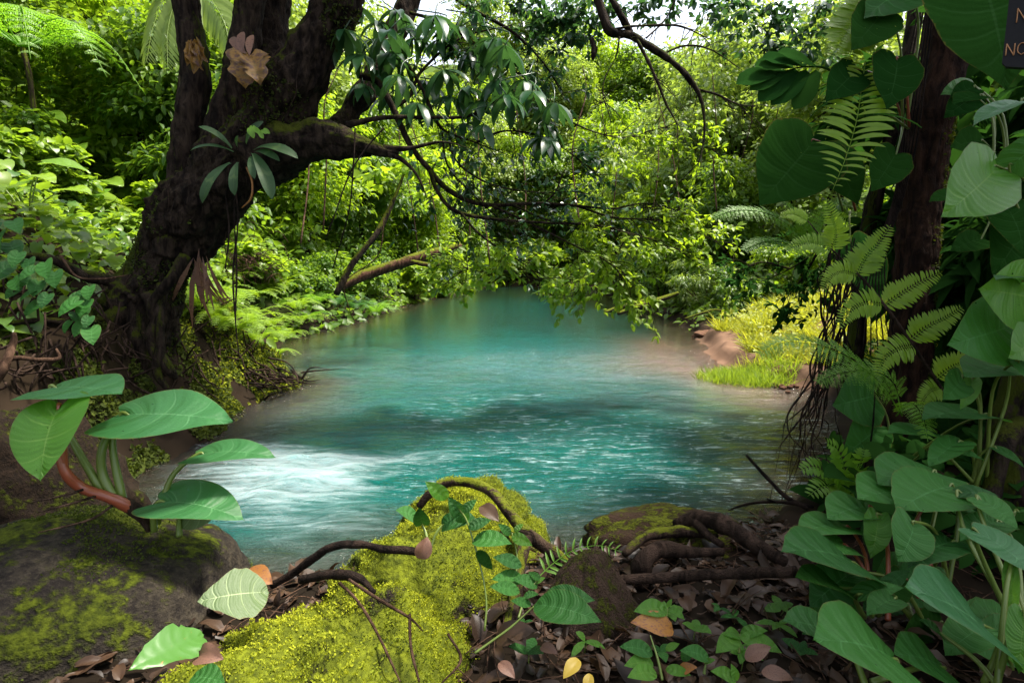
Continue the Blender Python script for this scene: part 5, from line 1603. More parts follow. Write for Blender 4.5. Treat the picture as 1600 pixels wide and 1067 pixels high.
for k, (b, tp, lm, lab) in enumerate([((1052, 985, 2.0), (985, 972, 1.98), 'orange', 'orange dry leaf curled beside the lime seedling'), ((905, 1030, 1.85), (880, 1060, 1.8), 'yellow', 'pale yellow green leaf at the bottom edge of the litter'),
                                      ((922, 1052, 1.8), (915, 1085, 1.76), 'yellow', 'yellow leaf partly cut by the bottom edge'), ((1060, 1050, 1.75), (1090, 1042, 1.72), 'orange', 'small tan orange leaf among the seedlings'),
                                      ((1165, 1030, 1.85), (1205, 1010, 1.85), 'dead', 'folded red brown leaf right of the lime rosette'), ((1190, 1050, 1.78), (1240, 1062, 1.74), 'dead', 'flat red brown leaf at the bottom edge below the big leaves'),
                                      ((775, 1000, 2.1), (838, 985, 2.05), 'litter', 'greyish purple dead leaf beside the pointed rock'), ((800, 990, 2.1), (822, 1010, 2.0), 'litter', 'shiny purple dead leaf at the foot of the serrated leaves'),
                                      ((845, 1010, 2.0), (872, 1022, 1.95), 'dead', 'tan dead leaf just below the pointed rock'), ((780, 1035, 1.85), (805, 1060, 1.8), 'dead', 'brown curled leaf at the edge of the mossy rock')]):
    lying('fallen_leaf', lab, 'leaf', P(*b), P(*tp), (0, -.5, 1), lm, broad(OVAL, 10, 3, .9, .003, 5, .35, .9, .012, k, 1.0), grp='single fallen leaves in the litter')

# ------------------------------------------------------------------ grassy bank and red rocks on the right
g = np.random.default_rng(71)
n_ = 60000
xy = np.stack([g.uniform(3.4, 9.5, n_), g.uniform(8.2, 15, n_)], -1)
s_, l_, r_, _, _ = shore(xy[:, 0], xy[:, 1])
pt = np.column_stack([xy, 0 * xy[:, :1]])
lim = .62 + .45 * vn(pt * 1.3, 3) - .55 * sstep(9.0, 9.6, xy[:, 1]) * sstep(11.2, 10.2, xy[:, 1])
kp = (s_ > lim) & (fbm(pt * 2.6, 3, 7) > -.35)
xy = xy[kp]
pos_ = np.column_stack([xy, height(xy[:, 0], xy[:, 1])])
n_ = len(xy)
q = MB()
T_GR = (np.array([[0, -.022, 0], [0, .022, 0], [.4, -.018, 0], [.4, .018, 0], [.75, -.010, -.10], [.75, .010, -.10], [1, 0, -.3]], float), np.array([[0, 2, 3, 1], [2, 4, 5, 3]]), np.array([[4, 6, 5]]), np.array([[0, -1], [0, 1], [.4, -1], [.4, 1], [.75, -1], [.75, 1], [1, 0]], float))
hgt_ = g.uniform(.14, .40, n_) * (1 + .75 * vn(pos_ * np.array([2.2, 2.2, 0]), 8))
scatter(q, T_GR, pos_ - [0, 0, .02], np.column_stack([g.normal(-.25, .8, n_), g.normal(-.25, .8, n_), np.ones(n_)]), g.normal(0, 1, (n_, 3)) * [1, 1, .1], hgt_, np.clip(.5 + .7 * vn(pos_ * 2.1, 9) + g.normal(0, .25, n_), 0, 1))
wi = g.choice(n_, 2600)
scatter(q, T_SMALL, pos_[wi] + np.column_stack([g.normal(0, .05, (2600, 2)), g.uniform(.1, .4, 2600)]), g.normal(0, 1, (2600, 3)) * [1, 1, .4], [0, -.2, 1] + g.normal(0, .4, (2600, 3)), g.uniform(.05, .13, 2600), g.random(2600) * .5)
tag(obj('bank_grass', q, M['grass'], org=(0, 0, 0)), 'sunlit yellow green grass covering the right bank', 'grass', kind='stuff')
q = MB()
n_ = 5200
xy = np.stack([3.95 + g.normal(0, .36, n_), 9.35 + g.normal(0, .30, n_)], -1)
kp = ((xy[:, 0] - 3.95) / .85) ** 2 + ((xy[:, 1] - 9.35) / .6) ** 2 < 1
xy = xy[kp]
pos_ = np.column_stack([xy, np.maximum(height(xy[:, 0], xy[:, 1]), -.03)])
n_ = len(xy)
scatter(q, T_GR, pos_, np.column_stack([g.normal(-.2, .5, n_), g.normal(-.3, .5, n_), np.ones(n_)]), g.normal(0, 1, (n_, 3)) * [1, 1, .1], g.uniform(.12, .28, n_), g.random(n_))
tag(obj('water_grass', q, M['grass_green'], org=(0, 0, 0)), 'fresh green grass tongue growing into the water on the right', 'grass', kind='stuff')
for k, (px, py, sx, sy, sz, lab) in enumerate([(1118, 516, .55, .5, .26, 'red brown rock at the water edge below the grassy bank'), (1240, 580, .75, .5, .24, 'smooth red clay hump right of the green grass tongue'),
                                              (1325, 600, .5, .35, .14, 'low red clay lump behind the hanging roots'), (1150, 500, .35, .3, .22, 'small red rock tucked under the grass overhang')]):
    b = W(px, py + 12)
    q = MB()
    lump(q, b + np.array([0, .1, .02]), (sx, sy, sz), .3 * k, .20, 2.2, 30 + k, 80, boxy=.3, facets=12)
    tag(obj('red_rock', q, M['redrock'], org=b), lab, 'rock', 'red rocks on the right bank')
g = np.random.default_rng(73)
q = MB()
for k in range(220):
    c = W(1200 + g.uniform(0, 150), 592 + g.normal(0, 6) + 6)
    lump(q, c + [0, 0, .02], np.array([1, .8, .6]) * g.uniform(.02, .055), g.uniform(0, 3), .3, 2, k % 9, 8)
tag(obj('clay_rubble', q, M['redrock'], org=(0, 0, 0)), 'crumbled red clay along the right shoreline', 'rubble', kind='stuff')
for pth, rad, lab in [([(1070, 498, 15), (1095, 490, 15), (1118, 484, 15), (1140, 490, 15)], [.02, .035, .03, .015], 'bent stick arching out of the shallows beside the red rock'), ([(945, 488, 17), (975, 478, 17.3), (1005, 470, 17.6)], [.05, .065, .06], 'weathered grey log half sunk at the far right shore'),
                      ([(965, 490, 16.5), (1000, 478, 16.7), (1040, 465, 17), (1060, 458, 17)], [.06, .08, .07, .05], 'second sunken log with a broken end behind the grey one')]:
    q = MB()
    tube(q, PP(pth), rad, 12, n=22, bump=.15, bs=3)
    tag(obj('sunken_log', q, M['bark_moss']), lab, 'log')

# ------------------------------------------------------------------ left bank: fallen log, ferns, root pile, creepers
fl_ = thing('fallen_log', 'mossy reddish brown log slanting up from the left bank over the far water', 'fallen log', P(560, 440, 13.0))
q = MB()
tube(q, PP([(535, 445, 12.8), (575, 428, 13.0), (630, 410, 13.2), (680, 395, 13.4), (720, 384, 13.6)]), [.11, .12, .12, .11, .08], 16, n=40, bump=.12, bs=3, seed=4)
obj('trunk', q, M['log'], fl_)
q = MB()
tube(q, PP([(640, 408, 13.2), (670, 414, 13.0), (705, 412, 12.9)]), [.06, .05, .03], 10, n=16, bump=.15, bs=4)
obj('branch_stub', q, M['log'], fl_)
st2 = thing('mossy_sapling', 'thin mossy sapling leaning right behind the leaning tree above the fallen log', 'tree', P(520, 470, 10.5))
q = MB()
tube(q, PP([(525, 460, 10.5), (552, 410, 10.6), (585, 370, 10.7), (605, 335, 10.8), (632, 270, 10.9)]), [.065, .06, .055, .05, .02], 10, n=28, bump=.15, bs=4)
obj('trunk', q, M['bark_moss'], st2)
q = MB()
crown_leaves(q, T_OVALLO, 220, P(630, 275, 10.9), (.9, .7, .6), .2, 12, 8)
obj('foliage', q, M['forest_lime'], st2)

g = np.random.default_rng(81)
fsp = [(405, 470, 8.4, .8, 'lime'), (440, 455, 9.2, .8, 'lime'), (400, 520, 7.6, .7, 'lime'), (430, 510, 8.1, .7, 'lime'), (470, 485, 9.8, .8, 'lime'), (455, 520, 8.6, .5, 'lime'), (380, 490, 7.6, .6, 'lime'),
       (420, 430, 9.5, .8, 'lime'), (350, 510, 7.0, .5, 'lime'), (500, 478, 11, .9, 'mid'), (530, 480, 12, .9, 'dark'), (590, 470, 13.5, 1.0, 'mid'), (625, 465, 14.5, 1.0, 'mid'), (650, 455, 16, 1.0, 'dark'), (560, 480, 12.6, .9, 'dark'), (345, 470, 7.4, .5, 'lime')]
flab = ['lime fern behind the hanging vines on the left bank', 'lime fern below the leaning sapling', 'lime fern spilling over the mossy bank edge', 'lime fern at the tip of the mossy bank', 'lime fern beside the dark shore of the left bank', 'small lime fern just above the root pile', 'yellow green fern left of the hanging vines',
        'tall lime fern at the back of the bank', 'small yellow fern under the leaning trunk', 'mid green fern at the end of the lit bank', 'dark fern in the shade under the fallen log', 'feathery fern under the middle of the fallen log', 'feathery fern below the end of the fallen log', 'dark fern at the far left shoreline', 'dark fern at the shore left of the drooping twig', 'small lime fern against the foot of the leaning tree']
fsp += [(360, 520, 0, .6, 'lime'), (330, 500, 0, .6, 'lime'), (415, 545, 0, .55, 'lime'), (385, 545, 0, .5, 'lime'), (440, 545, 0, .5, 'lime'), (475, 505, 0, .7, 'lime'), (370, 445, 0, .7, 'lime'), (455, 440, 0, .8, 'lime'), (310, 480, 0, .45, 'lime'), (490, 495, 0, .6, 'mid')]
flab += ['lime fern on the mossy slope between vine and trunk', 'lime fern at the foot of the trunk on the pool side', 'lime fern leaning over the root pile', 'low lime fern just behind the root pile', 'lime fern at the outermost end of the mossy point', 'lime fern on the water edge past the mossy point',
         'lime fern straight below the strap leaf rosette', 'lime fern high at the back near the sapling', 'tiny lime fern on the trunk buttress', 'mid green fern where the lit bank meets the shaded shore']
for k, ((px, py, d, L, kind), lab) in enumerate(zip(fsp, flab)):
    b = ground(px, py + 12, 4, 20)
    b = onground(b[0] - .12, b[1], .02)
    o = thing('fern', lab, 'fern', b, 'ferns along the left bank')
    for f in range(9):
        a_ = f * .7 + g.uniform(-.3, .3)
        l_ = L * g.uniform(.7, 1.1)
        dv = np.array([math.cos(a_) + .35, math.sin(a_) - .25, 0])
        pth = [b, b + dv * l_ * .3 + [0, 0, .42 * l_], b + dv * l_ * .7 + [0, 0, .5 * l_], b + dv * l_ * 1.05 + [0, 0, .28 * l_]]
        q = MB()
        frond(q, pth, L * .24, 15, up=(0, 0, 1), fwd=.3, tmpl=T_NARROW, wid=.17, bip=True, rnd=g.uniform(.2, .9), rach=.005)
        obj('frond', q, M[{'lime': 'fern_lime', 'mid': 'fern', 'dark': 'fern_dark'}[kind]], o)
rp = thing('root_pile', 'tangle of dead twigs and roots washed against the mossy bank point', 'root pile', W(400, 605))
g = np.random.default_rng(82)
c0 = ground(412, 592, 5, 12) + np.array([.10, -.22, .05])
for k in range(60):
    a_ = g.normal(-.25, .5)
    p0 = c0 + g.normal(0, 1, 3) * [.30, .20, .10]
    l_ = g.uniform(.25, .75)
    dv = np.array([math.cos(a_), math.sin(a_), g.normal(-.1, .3)]) * l_
    q = MB()
    tube(q, [p0 - dv * .5, p0 + g.normal(0, .05, 3), p0 + dv * .5 + [0, 0, -.05]], [g.uniform(.008, .02), .011, .004], 6, n=12, bump=.2, bs=14)
    obj('root', q, M['root' if k % 3 else 'root_dark'], rp)

# thin exposed roots and dry stems over the eroded bank
g = np.random.default_rng(83)
q = MB()
for k in range(230):
    px, py = g.uniform(-10, 430), g.uniform(395, 610)
    b = ground(px, py, 2.5, 12)
    if b[1] > 9.5 or b[1] < 3:
        continue
    nn = nrm(CAM - b)
    d_ = np.array([g.normal(0, .5), g.normal(0, .2), -abs(g.normal(.5, .5))])
    l_ = g.uniform(.2, .8)
    d_ = nrm(d_) * l_
    tube(q, [b - d_ * .5 + nn * .02, b + nn * g.uniform(.04, .12) + g.normal(0, .05, 3), b + d_ * .3 + nn * .06 + g.normal(0, .05, 3), b + d_ * .6 + nn * .03], [.010, .010, .008, .004], 5, n=12, bump=.25, bs=14)
tag(obj('exposed_roots', q, M['root'], org=(0, 0, 0)), 'fine tangled roots hanging over the eroded left bank', 'roots', kind='stuff')
for pth, rad, lab in [([(-20, 580, 4.6), (20, 560, 4.6), (60, 562, 4.7), (92, 560, 4.8), (88, 545, 4.8)], [.02, .022, .018, .016, .01], 'pale reddish root running along the foot of the left bank'), ([(-10, 600, 4.4), (8, 570, 4.4), (20, 540, 4.5), (22, 520, 4.5)], [.04, .035, .03, .015], 'stout red stub of root at the left edge'),
                      ([(95, 400, 5.6), (120, 432, 5.6), (160, 436, 5.6), (200, 430, 5.8)], [.012, .012, .01, .006], 'thin pale twig bent across the dark bank left of the trunk')]:
    q = MB()
    tube(q, PP(pth), rad, 8, n=26, bump=.2, bs=10)
    tag(obj('bank_root', q, M['twig']), lab, 'root')
# dead straw-coloured fronds hanging below the trunk
q = MB()
g = np.random.default_rng(84)
for k in range(16):
    b = P(318 + g.normal(0, 10), 405 + g.normal(0, 8), 6.3)
    scatter(q, T_BLADE, b, [g.normal(0, .25), -.1, -1], [g.normal(0, .3), -1, 0], g.uniform(.4, .8), g.random(), 1.1)
tag(obj('dead_frond', q, M['dead']), 'pinkish brown dead fronds hanging under the leaning trunk', 'dead frond')
q = MB()
for k in range(90):
    b = ground(385 + g.normal(0, 28), 420 + g.normal(0, 18), 4, 14)
    d_ = nrm(g.normal(0, 1, 3) * [1, .5, .5])
    tube(q, [b, b + d_ * .2 + [0, 0, .15], b + d_ * .5], [.006, .006, .003], 4, n=7)
tag(obj('dry_brush', q, M['twig'], org=(0, 0, 0)), 'dry brown brush on the bank behind the hanging vines', 'dry brush', kind='stuff')

# moss draping the bank face
q = MB()
n_ = 26000
px, py = g.uniform(120, 450, n_), g.uniform(470, 625, n_)
gp = np.stack([g.uniform(-5.2, -3.2, 150000), g.uniform(5.0, 10.8, 150000)], -1)
sh_ = shore(gp[:, 0], gp[:, 1])[0]
kp = (sh_ > -.02) & (sh_ < 1.3)
gp = gp[kp]
ps_ = np.column_stack([gp, height(gp[:, 0], gp[:, 1])])
kp = fbm(ps_ * np.array([2.2, 2.2, 1.2]), 4, 5) > np.where(ps_[:, 1] > 6.6, -.45, .0)
ps_ = ps_[kp]
lit = (ps_[:, 1] > 7.0) & (g.random(len(ps_)) < .4)  # brighter moss colour here stands in for sunlight on the bank
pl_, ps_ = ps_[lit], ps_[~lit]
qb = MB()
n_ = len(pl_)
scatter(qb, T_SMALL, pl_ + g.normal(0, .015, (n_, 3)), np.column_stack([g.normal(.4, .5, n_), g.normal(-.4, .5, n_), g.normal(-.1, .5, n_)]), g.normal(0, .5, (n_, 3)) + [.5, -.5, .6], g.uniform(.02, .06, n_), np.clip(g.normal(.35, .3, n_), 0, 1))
tag(obj('sunlit_tint_moss', qb, M['mossblade'], org=(0, 0, 0)), 'yellow green moss at the far end of the left bank, coloured brighter as if sunlit', 'moss', kind='stuff')
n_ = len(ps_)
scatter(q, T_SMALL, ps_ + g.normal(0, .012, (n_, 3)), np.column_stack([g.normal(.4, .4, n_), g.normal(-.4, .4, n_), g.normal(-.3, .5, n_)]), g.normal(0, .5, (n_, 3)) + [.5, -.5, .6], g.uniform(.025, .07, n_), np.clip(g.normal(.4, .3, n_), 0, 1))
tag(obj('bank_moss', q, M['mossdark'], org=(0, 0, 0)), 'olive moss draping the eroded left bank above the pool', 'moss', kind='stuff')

# trailing heart-leaf creepers on the bank
for k, (pts, d, lab) in enumerate([([(30, 395), (55, 420), (15, 415), (40, 432), (70, 410), (28, 450), (60, 440), (75, 460), (52, 455), (85, 425), (45, 405), (20, 437), (66, 472)], 5.3, 'leafy creeper with grey green hearts on the bank at the left edge'),
                                   ([(128, 455), (140, 448), (122, 470), (132, 480), (118, 488), (140, 495), (110, 502), (130, 505), (142, 512), (126, 462), (136, 470)], 5.3, 'small grey green creeper hanging on the dark bank left of the trunk'),
                                   ([(8, 360), (20, 345), (0, 372), (14, 380), (-5, 350)], 5.5, 'scrap of creeper higher up at the left edge')]):
    o = thing('heart_leaf_creeper', lab, 'creeper', P(*pts[0], d), 'creepers on the left bank')
    q = MB()
    tube(q, PP([(x, y, d + .05) for x, y in sorted(pts, key=lambda t_: t_[1])[::3]]), [.005] * len(pts[::3]), 5, n=20)
    obj('stem', q, M['twig'], o)
    for x, y in pts:
        q = MB()
        b = P(x, y, d + g.uniform(-.1, .05))
        leafset(q, T_HEARTMID, b, b + np.array([g.normal(0, .08), -.07, -.11]) * g.uniform(.9, 1.4), (g.normal(0, .4), -.8, .8), 1.0, g.random())
        obj('leaf', q, M['heart'], o)
# ------------------------------------------------------------------ left hillside plants
g = np.random.default_rng(91)
n_ = 60000
xy = np.stack([g.uniform(-22, -3.8, n_), g.uniform(3.0, 24, n_)], -1)
s_ = shore(xy[:, 0], xy[:, 1])[0]
kp = (s_ > 1.25 + .35 * vn(np.column_stack([xy, xy[:, :1] * 0]) * .8, 4)) & (g.random(n_) < np.clip(1.3 - s_ / 16, .25, 1))
xy = xy[kp][:24000]
n_ = len(xy)
zz = g.random(n_) ** 1.5
hump = .35 + .55 * np.clip(vn(np.column_stack([xy, xy[:, :1] * 0]) * .7, 14) + .3, 0, 1)
pos_ = np.column_stack([xy, height(xy[:, 0], xy[:, 1]) + .05 + zz * hump])
q = MB()
scatter(q, T_HEARTLO, pos_, np.column_stack([g.normal(.4, .6, n_), g.normal(-.5, .6, n_), g.normal(-.35, .3, n_)]), np.column_stack([g.normal(.1, .35, n_), g.normal(-.25, .35, n_), np.ones(n_)]), g.uniform(.09, .24, n_), np.clip(.5 + .4 * vn(pos_ * .9, 3) + g.normal(0, .2, n_), 0, 1))
tag(obj('hillside_undergrowth', q, M['hill_leaf'], org=(0, 0, 0)), 'tangle of heart-shaped leaves covering the sunlit left hillside', 'undergrowth', kind='stuff')

TT = [broad(HEART, 14, 3, 1.05, .02, 6, .2, .8, .02, k) for k in (40, 41, 42)]
def taro_proto(nl, seed, lm):
    g = np.random.default_rng(seed)
    o = thing('taro_plant', 'x', 'taro plant', (0, 0, 0))
    for k in range(nl):
        a_ = k * 2.4 + g.uniform(-.4, .4)
        rr = g.uniform(.15, .5)
        b = np.array([math.cos(a_) * rr, math.sin(a_) * rr, g.uniform(.45, .95)])
        dv = nrm(np.array([math.cos(a_) + .2, math.sin(a_) - .5, g.uniform(-.7, -.2)]))
        lo = MB()
        leafset(lo, TT[k % 3], b, b + dv * g.uniform(.38, .62), (g.normal(0, .2), -.35, 1), 1.0, g.random())
        L_ = obj('leaf', lo, M[lm], o)
        sb = MB()
        tube(sb, [(0, 0, -.1), b * np.array([.4, .4, .6]), b], [.014, .011, .008], 5, n=8)
        obj('stalk', sb, M['stalk'], L_)
    return o
TPR = [taro_proto(6, 1, 'hill_big'), taro_proto(5, 2, 'hill_big'), taro_proto(7, 3, 'hill_big')]
taro = [(100, 195, .85, 'lone big taro at the crest of the lit hillside'), (30, 190, .9, 'pale taro at the left edge of the hillside crest'), (150, 220, .8, 'taro with upright leaf below the hillside crest'), (60, 235, .9, 'taro among yellow leaves near the left edge'),
        (200, 245, .85, 'taro with fan-like leaf right of the hillside middle'), (120, 260, .9, 'taro in the middle of the lit hillside'), (20, 260, .9, 'large taro low at the left edge of the hillside'), (250, 270, .7, 'small taro just left of the thin stem'),
        (180, 290, .8, 'taro over the shaded lower hillside'), (90, 300, .8, 'taro above the leafy creeper'), (230, 320, .7, 'taro behind the foot of the leaning tree'), (150, 335, .7, 'low taro at the top of the dark bank'),
        (45, 325, .7, 'low taro above the left edge of the dark bank'), (270, 225, .7, 'taro half hidden by the thin left stem'), (75, 170, .7, 'bright taro behind the crest at the left'), (10, 160, .8, 'bright taro cut by the left edge'),
        (215, 205, .7, 'taro at the right end of the hillside crest'), (165, 190, .7, 'yellow green taro behind the upright leaf')]
for k, (px, py, sc, lab) in enumerate(taro):
    b = ground(px, py + 25, 3, 40)
    put(TPR[k % 3], b, g.uniform(-.5, .5) + (0 if k < 3 else g.uniform(-.6, .6)), 1.25 * sc * np.clip(np.linalg.norm(b - CAM) / 10, .75, 1.5), lab, 'taro plants on the left hillside', 'taro plant')

# tree ferns and a palm at the upper left
for k, ((px, py, d, L, n_f), lab) in enumerate(zip([(35, 75, 13, 2.4, 11)], ['tree fern with feathery fronds at the upper left corner'])):
    c = P(px, py, d)
    o = thing('tree_fern', lab, 'tree fern', onground(c[0], c[1]))
    q = MB()
    tube(q, [onground(c[0], c[1], -.2), c + [.1, 0, -1], c], [.08, .06, .05], 8, n=10, bump=.2)
    obj('trunk', q, M['bark_moss'], o)
    for f in range(n_f):
        a_ = f * 6.28 / n_f + .3
        dv = np.array([math.cos(a_), math.sin(a_), 0])
        q = MB()
        frond(q, [c, c + dv * L * .35 + [0, 0, .4 * L * .5], c + dv * L * .7 + [0, 0, .12 * L], c + dv * L + [0, 0, -.35 * L]], L * .26, 18, fwd=.3, tmpl=T_NARROW, wid=.18, bip=True, rnd=g.uniform(.2, .8), rach=.02)
        obj('frond', q, M['fern'], o)
pl = thing('palm', 'palm frond drooping behind the thin left stem', 'palm', onground(-8.0, 13.2))
q = MB()
c = P(300, -40, 13)
tube(q, [onground(-8.0, 13.2), c], [.09, .07], 8, n=8)
obj('trunk', q, M['bark_moss'], pl)
for pth in [[(300, -40), (262, -10), (240, 40), (228, 100)], [(300, -40), (275, 0), (262, 50), (262, 110)], [(300, -40), (330, 0), (352, 40), (360, 90)], [(300, -40), (280, -60), (230, -50), (190, -10)]]:
    q = MB()
    frond(q, PP([(x, y, 13 - .2 * i_) for i_, (x, y) in enumerate(pth)]), .9, 34, up=(0, -1, .4), fwd=.9, hang=.5, tmpl=T_BLADE, wid=.16, rnd=.7, rach=.015, base=.05)
    obj('frond', q, M['forest_pale'], pl)
q = MB()
tube(q, PP([(309, -20, 8.5), (312, 40, 8.5), (316, 80, 8.5), (318, 250, 8.5), (320, 330, 8.6)]), [.045, .05, .05, .05, .05], 10, n=20)
tag(obj('bamboo_stem', q, M['stalk']), 'smooth pale green stem behind the thin left stem of the leaning tree', 'plant stem')

# ------------------------------------------------------------------ forest beyond the pool
TREE = [tree_proto('forest_tree', 'x', 'tree', 9.0, 2.7, 11500, T_SMALL, .27, 'forest_lime', 201, 44, .12, .06),
        tree_proto('forest_tree', 'x', 'tree', 10.5, 2.9, 12500, T_ROUND, .23, 'forest_pale', 202, 48, .14, .06),
        tree_proto('forest_tree', 'x', 'tree', 8.5, 3.0, 11500, T_SMALL, .28, 'forest_leaf', 203, 44, .13, .05)]
BUSH = [bush_proto('shrub', 'x', 'shrub', 1.3, 4200, T_SMALL, .14, 'forest_lime', 211, 18),
        bush_proto('shrub', 'x', 'shrub', 1.4, 4200, T_ROUND, .13, 'forest_leaf', 212, 18),
        bush_proto('shrub', 'x', 'shrub', 1.2, 3600, T_NARROW, .20, 'forest_pale', 213, 16),
        bush_proto('shrub', 'x', 'shrub', 1.2, 2600, T_HEARTLO, .20, 'forest_lime', 214, 15),
        bush_proto('shrub', 'x', 'shrub', 1.3, 3200, T_HEARTLO, .18, 'hill_leaf', 215, 15)]
DBUSH = [bush_proto('backdrop_shrub', 'x', 'shrub', 1.1, 2600, T_OVALLO, .22, 'dark_leaf', 216, 14), bush_proto('backdrop_shrub', 'x', 'shrub', 1.1, 2200, T_LANCELO, .32, 'dark_leaf', 217, 14)]
kinds = ['lime green small-leaved', 'pale round-leaved', 'mid green leafy']
g = np.random.default_rng(95)
rows = [  # x, y, scale, kind, label
    (-9, 16.5, .75, 2, 'mid green tree behind the thin left stem'), (-11.5, 18, .8, 0, 'lime tree high on the left hillside'), (-13.5, 15, .8, 2, 'shady tree above the hillside crest'), (-16, 17, .9, 2, 'shady tree behind the tree ferns'),
    (-18.5, 13, .9, 2, 'shady tree at the upper left corner'), (-7.6, 21, .8, 0, 'lime tree seen through the fork of the leaning tree'), (-9.5, 25, .95, 1, 'pale tree behind the leaning trunk'), (-6.6, 26, .8, 2, 'leafy tree above the broken limb'),
    (-5.2, 31, .9, 0, 'lime tree above the fallen log'), (-8, 33, 1.1, 1, 'pale tall tree beyond the fallen log'), (-4.2, 38, .95, 2, 'leafy tree at the far left shore'), (-6, 44, 1.2, 0, 'lime tall tree at the far left behind the branches'),
    (-2.2, 46.5, 1.0, 1, 'pale tree at the head of the pool, left one'), (.6, 48, 1.0, 0, 'lime tree at the head of the pool'), (3.4, 46.5, 1.0, 2, 'leafy tree at the head of the pool, right one'), (-3.6, 54, 1.2, 0, 'tall lime tree on the slope above the pool head'),
    (0, 56, 1.15, 2, 'tall leafy tree below the gap of sky'), (4, 56, 1.2, 1, 'tall pale tree behind the overhanging branch'), (7.2, 40, 1.0, 0, 'lime tree on the far right shore'), (8.2, 33, .95, 1, 'pale tree behind the overhanging branch tips'),
    (7.4, 27, .75, 0, 'lime tree over the sunken logs'), (9.5, 25, .9, 1, 'pale tree left of the ladder fern'), (8, 21.5, .62, 2, 'low leafy tree behind the grassy bank'), (11, 20, .8, 1, 'pale tree behind the dark split leaf'),
    (11, 30, 1.1, 1, 'tall pale tree on the right slope'), (14, 25, 1.0, 0, 'lime tree behind the dark heart leaves'), (8.5, 48, 1.25, 0, 'tall lime tree at the far right'), (12.5, 40, 1.2, 1, 'tall pale tree under the right gap of sky'),
    (-9.5, 40, 1.2, 2, 'tall leafy tree far behind the leaning tree'), (-13, 30, 1.1, 1, 'pale tree far up the left slope'), (-14, 23, 1.0, 0, 'lime tree far up the left slope'), (14, 16, .9, 2, 'shaded tree behind the dark sapling'),
    (-11, 48, 1.3, 0, 'tall lime tree at the back left'), (16, 33, 1.2, 2, 'tall leafy tree at the back right'), (-20, 22, 1.1, 2, 'tall shady tree behind the left hill'), (3, 64, 1.5, 2, 'highest leafy tree under the middle of the sky gap'), (8, 62, 1.5, 0, 'highest lime tree right of the sky gap'), (-2.5, 63, 1.5, 1, 'highest pale tree left of the sky gap'), (13, 58, 1.5, 2, 'high leafy tree behind the top of the drooping twigs')]
for (x, y, sc, kd, lab) in rows:
    put(TREE[kd], onground(x, y, -.6 if y > 20 else -.3), g.uniform(0, 6.28), sc, lab, 'trees of the forest wall', 'tree', sc * g.uniform(.95, 1.2))
shr = [(-5.9, 20.5, .8, 4, 'shrub behind the fallen log'), (-5.5, 23.5, .9, 1, 'shrub above the end of the fallen log'), (-4.6, 27, 1.0, 3, 'broad-leaved shrub at the shore right of the fallen log'), (-4.3, 31, 1.0, 1, 'shrub on the far left shoreline'),
       (-3.6, 36, 1.2, 0, 'lime shrub hanging over the far left water'), (-2.2, 43.2, 1.4, 1, 'shrub at the head of the pool on the left'), (.5, 44.0, 1.4, 0, 'lime shrub in the middle of the pool head'), (3, 44.0, 1.4, 3, 'broad-leaved shrub at the head of the pool on the right'),
       (6.4, 37, 1.3, 0, 'lime shrub at the far right shoreline'), (6.0, 31, 1.2, 2, 'narrow-leaved shrub over the far right water'), (5.7, 26, 1.1, 0, 'lime shrub leaning over the water by the sunken logs'), (5.9, 22.5, 1.0, 1, 'leafy shrub behind the sunken logs'),
       (6.4, 19, .95, 2, 'white-lit narrow-leaved shrub left of the grassy bank'), (6.6, 16.8, .7, 1, 'shrub at the back of the grassy bank'), (8.2, 16.5, .9, 0, 'lime shrub above the grassy bank'), (9.6, 14.5, .9, 3, 'broad-leaved shrub right of the grassy bank'),
       (-6.9, 15.5, .8, 3, 'broad-leaved shrub behind the leaning sapling'), (-6.2, 18, .8, 1, 'shrub between sapling and fallen log'), (-7.6, 12.2, .8, 4, 'heart-leaved shrub right behind the leaning tree'), (-8.8, 14.2, .9, 3, 'broad-leaved shrub between the tree stems'),
       (-9.6, 11.5, .9, 4, 'heart-leaved shrub left of the thin stem'), (-11.2, 13.2, 1.0, 1, 'leafy shrub at the back of the hillside'), (-12.6, 11.4, 1.0, 4, 'heart-leaved shrub on the hillside skyline'), (-14.2, 13, 1.1, 1, 'leafy shrub at the upper left'),
       (-6.6, 10.4, .6, 4, 'small heart-leaved shrub behind the hanging vines'), (-15.8, 10.6, 1.1, 4, 'heart-leaved shrub by the left edge')]
for (x, y, sc, kd, lab) in shr:
    put(BUSH[kd], onground(x, y, -.15), g.uniform(0, 6.28), sc, lab, 'shrubs on the far banks', 'shrub')
dsh = [(4.8, 5.6, .9, 0, 'dark shrub in the shade right of the mossy tree'), (5.6, 6.6, 1.1, 1, 'dark long-leaved shrub behind the mossy tree'), (4.4, 4.2, .8, 1, 'dark long-leaved shrub behind the dark trunk'), (6.2, 4.8, 1.2, 0, 'tall dark shrub at the right edge'),
       (6.8, 7.6, 1.2, 0, 'dark shrub right of the grassy bank'), (4.0, 3.1, .6, 0, 'dark shrub under the right edge leaves')]
for (x, y, sc, kd, lab) in dsh:  # shrubs added as a dark backdrop that deepens the shade on this side
    put(DBUSH[kd], onground(x, y, .1 * sc), g.uniform(0, 6.28), sc, lab, 'dark backdrop shrubs added on the right bank', 'shrub', sc * 1.7)

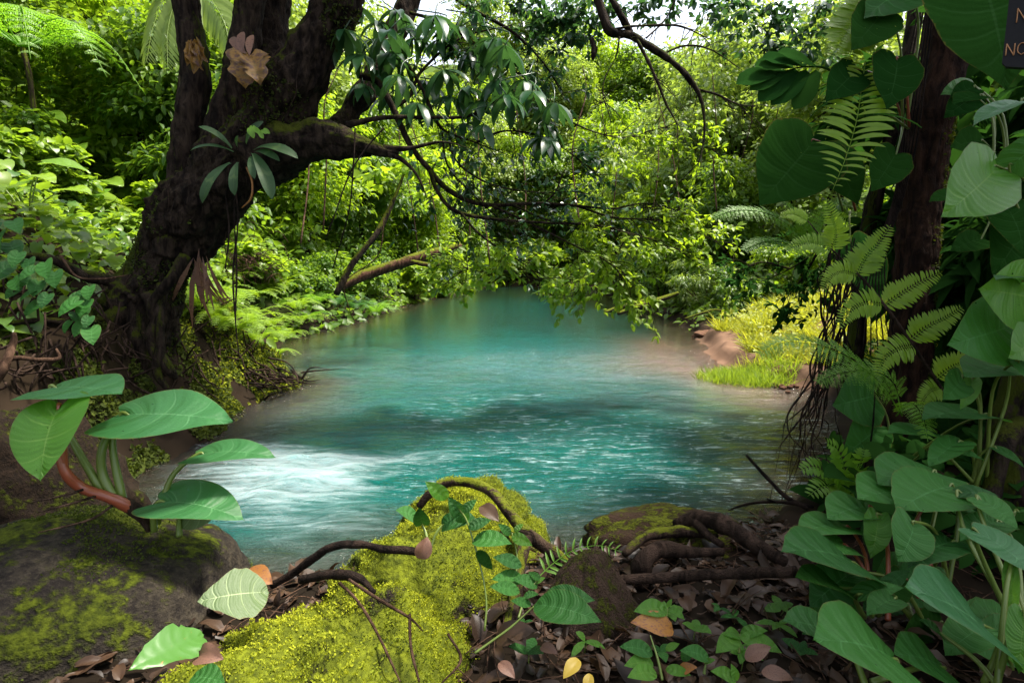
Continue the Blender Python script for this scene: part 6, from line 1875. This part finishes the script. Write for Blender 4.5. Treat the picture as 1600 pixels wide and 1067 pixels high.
for k in range(14):
    px = [470, 505, 655, 690, 765, 820, 905, 955, 1015, 1065, 1120, 1160, 1190, 735][k]
    d_ = g.uniform(12, 22)
    top, bot = P(px + g.normal(0, 25), g.uniform(60, 180), d_), P(px, g.uniform(330, 420), d_ + g.uniform(-1, 1))
    q = MB()
    tube(q, [bot, bot * .6 + top * .4 + g.normal(0, .18, 3), bot * .25 + top * .75 + g.normal(0, .18, 3), top], [.022, .02, .018, .010], 6, n=24, bump=.2, bs=6)
    tag(obj('forest_liana', q, M['twig']), 'thin pale liana hanging in front of the far forest', 'liana', 'lianas of the far forest')

# green cover down to the water along the far banks
xy = np.stack([g.uniform(-22, 22, 90000), g.uniform(9.5, 66, 90000)], -1)
s_ = shore(xy[:, 0], xy[:, 1])
grassy = (xy[:, 0] > 2.5) & (xy[:, 1] < 15.5)
kp = (s_[0] > .05) & ~grassy & (g.random(len(xy)) < np.clip(1.15 - s_[0] / 12, .22, 1)) & ((xy[:, 0] > -6.5) | (xy[:, 1] > 13))
xy, sx_ = xy[kp][:30000], s_[0][kp][:30000]
n_ = len(xy)
pos_ = np.column_stack([xy, height(xy[:, 0], xy[:, 1]) + g.random(n_) * np.clip(.15 + sx_ * .4, .2, .9)])
q = MB()
scatter(q, T_SMALL, pos_, np.column_stack([g.normal(0, .7, n_), g.normal(-.4, .6, n_), g.normal(-.3, .35, n_)]), np.column_stack([g.normal(0, .4, n_), g.normal(-.3, .4, n_), np.ones(n_)]), g.uniform(.12, .32, n_) * (1 + xy[:, 1] / 60), np.clip(.45 + .4 * vn(pos_ * .6, 3) + g.normal(0, .2, n_), 0, 1))
tag(obj('bank_undergrowth', q, M['forest_leaf'], org=(0, 0, 0)), 'leafy ground cover along the far banks of the pool', 'undergrowth', kind='stuff')

# low dark plants on the shaded floor behind the right bank
xy = np.stack([g.uniform(1.9, 10, 9000), g.uniform(.4, 9, 9000)], -1)
kp = (shore(xy[:, 0], xy[:, 1])[0] > .5) & ((xy[:, 0] > 2.3) | (xy[:, 1] > 2.4))
xy = xy[kp]
n_ = len(xy)
pos_ = np.column_stack([xy, height(xy[:, 0], xy[:, 1]) + .03 + .3 * g.random(n_) ** 1.5])
q = MB()
scatter(q, T_HEARTLO, pos_, np.column_stack([g.normal(-.2, .6, n_), g.normal(-.3, .6, n_), g.normal(-.3, .3, n_)]), np.column_stack([g.normal(0, .35, n_), g.normal(-.2, .35, n_), np.ones(n_)]), g.uniform(.07, .20, n_), g.random(n_))
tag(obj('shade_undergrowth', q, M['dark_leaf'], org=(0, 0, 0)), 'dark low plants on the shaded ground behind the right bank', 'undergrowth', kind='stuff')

# the wood farther back, read as one mass
q = MB()
for k in range(34):
    a_ = g.uniform(-1.15, 1.15)
    rr = g.uniform(58, 85)
    x, y = math.sin(a_) * rr, math.cos(a_) * rr
    z0 = height(np.array([x]), np.array([y]))[0]
    crown_leaves(q, T_ROUND, 1500, (x, y, min(z0, 30) + 3.0), (6, 6, 6), .6, 500 + k, 14)
tag(obj('distant_forest', q, M['forest_pale'], org=(0, 60, 0)), 'pale distant forest closing off the valley', 'forest', kind='stuff')
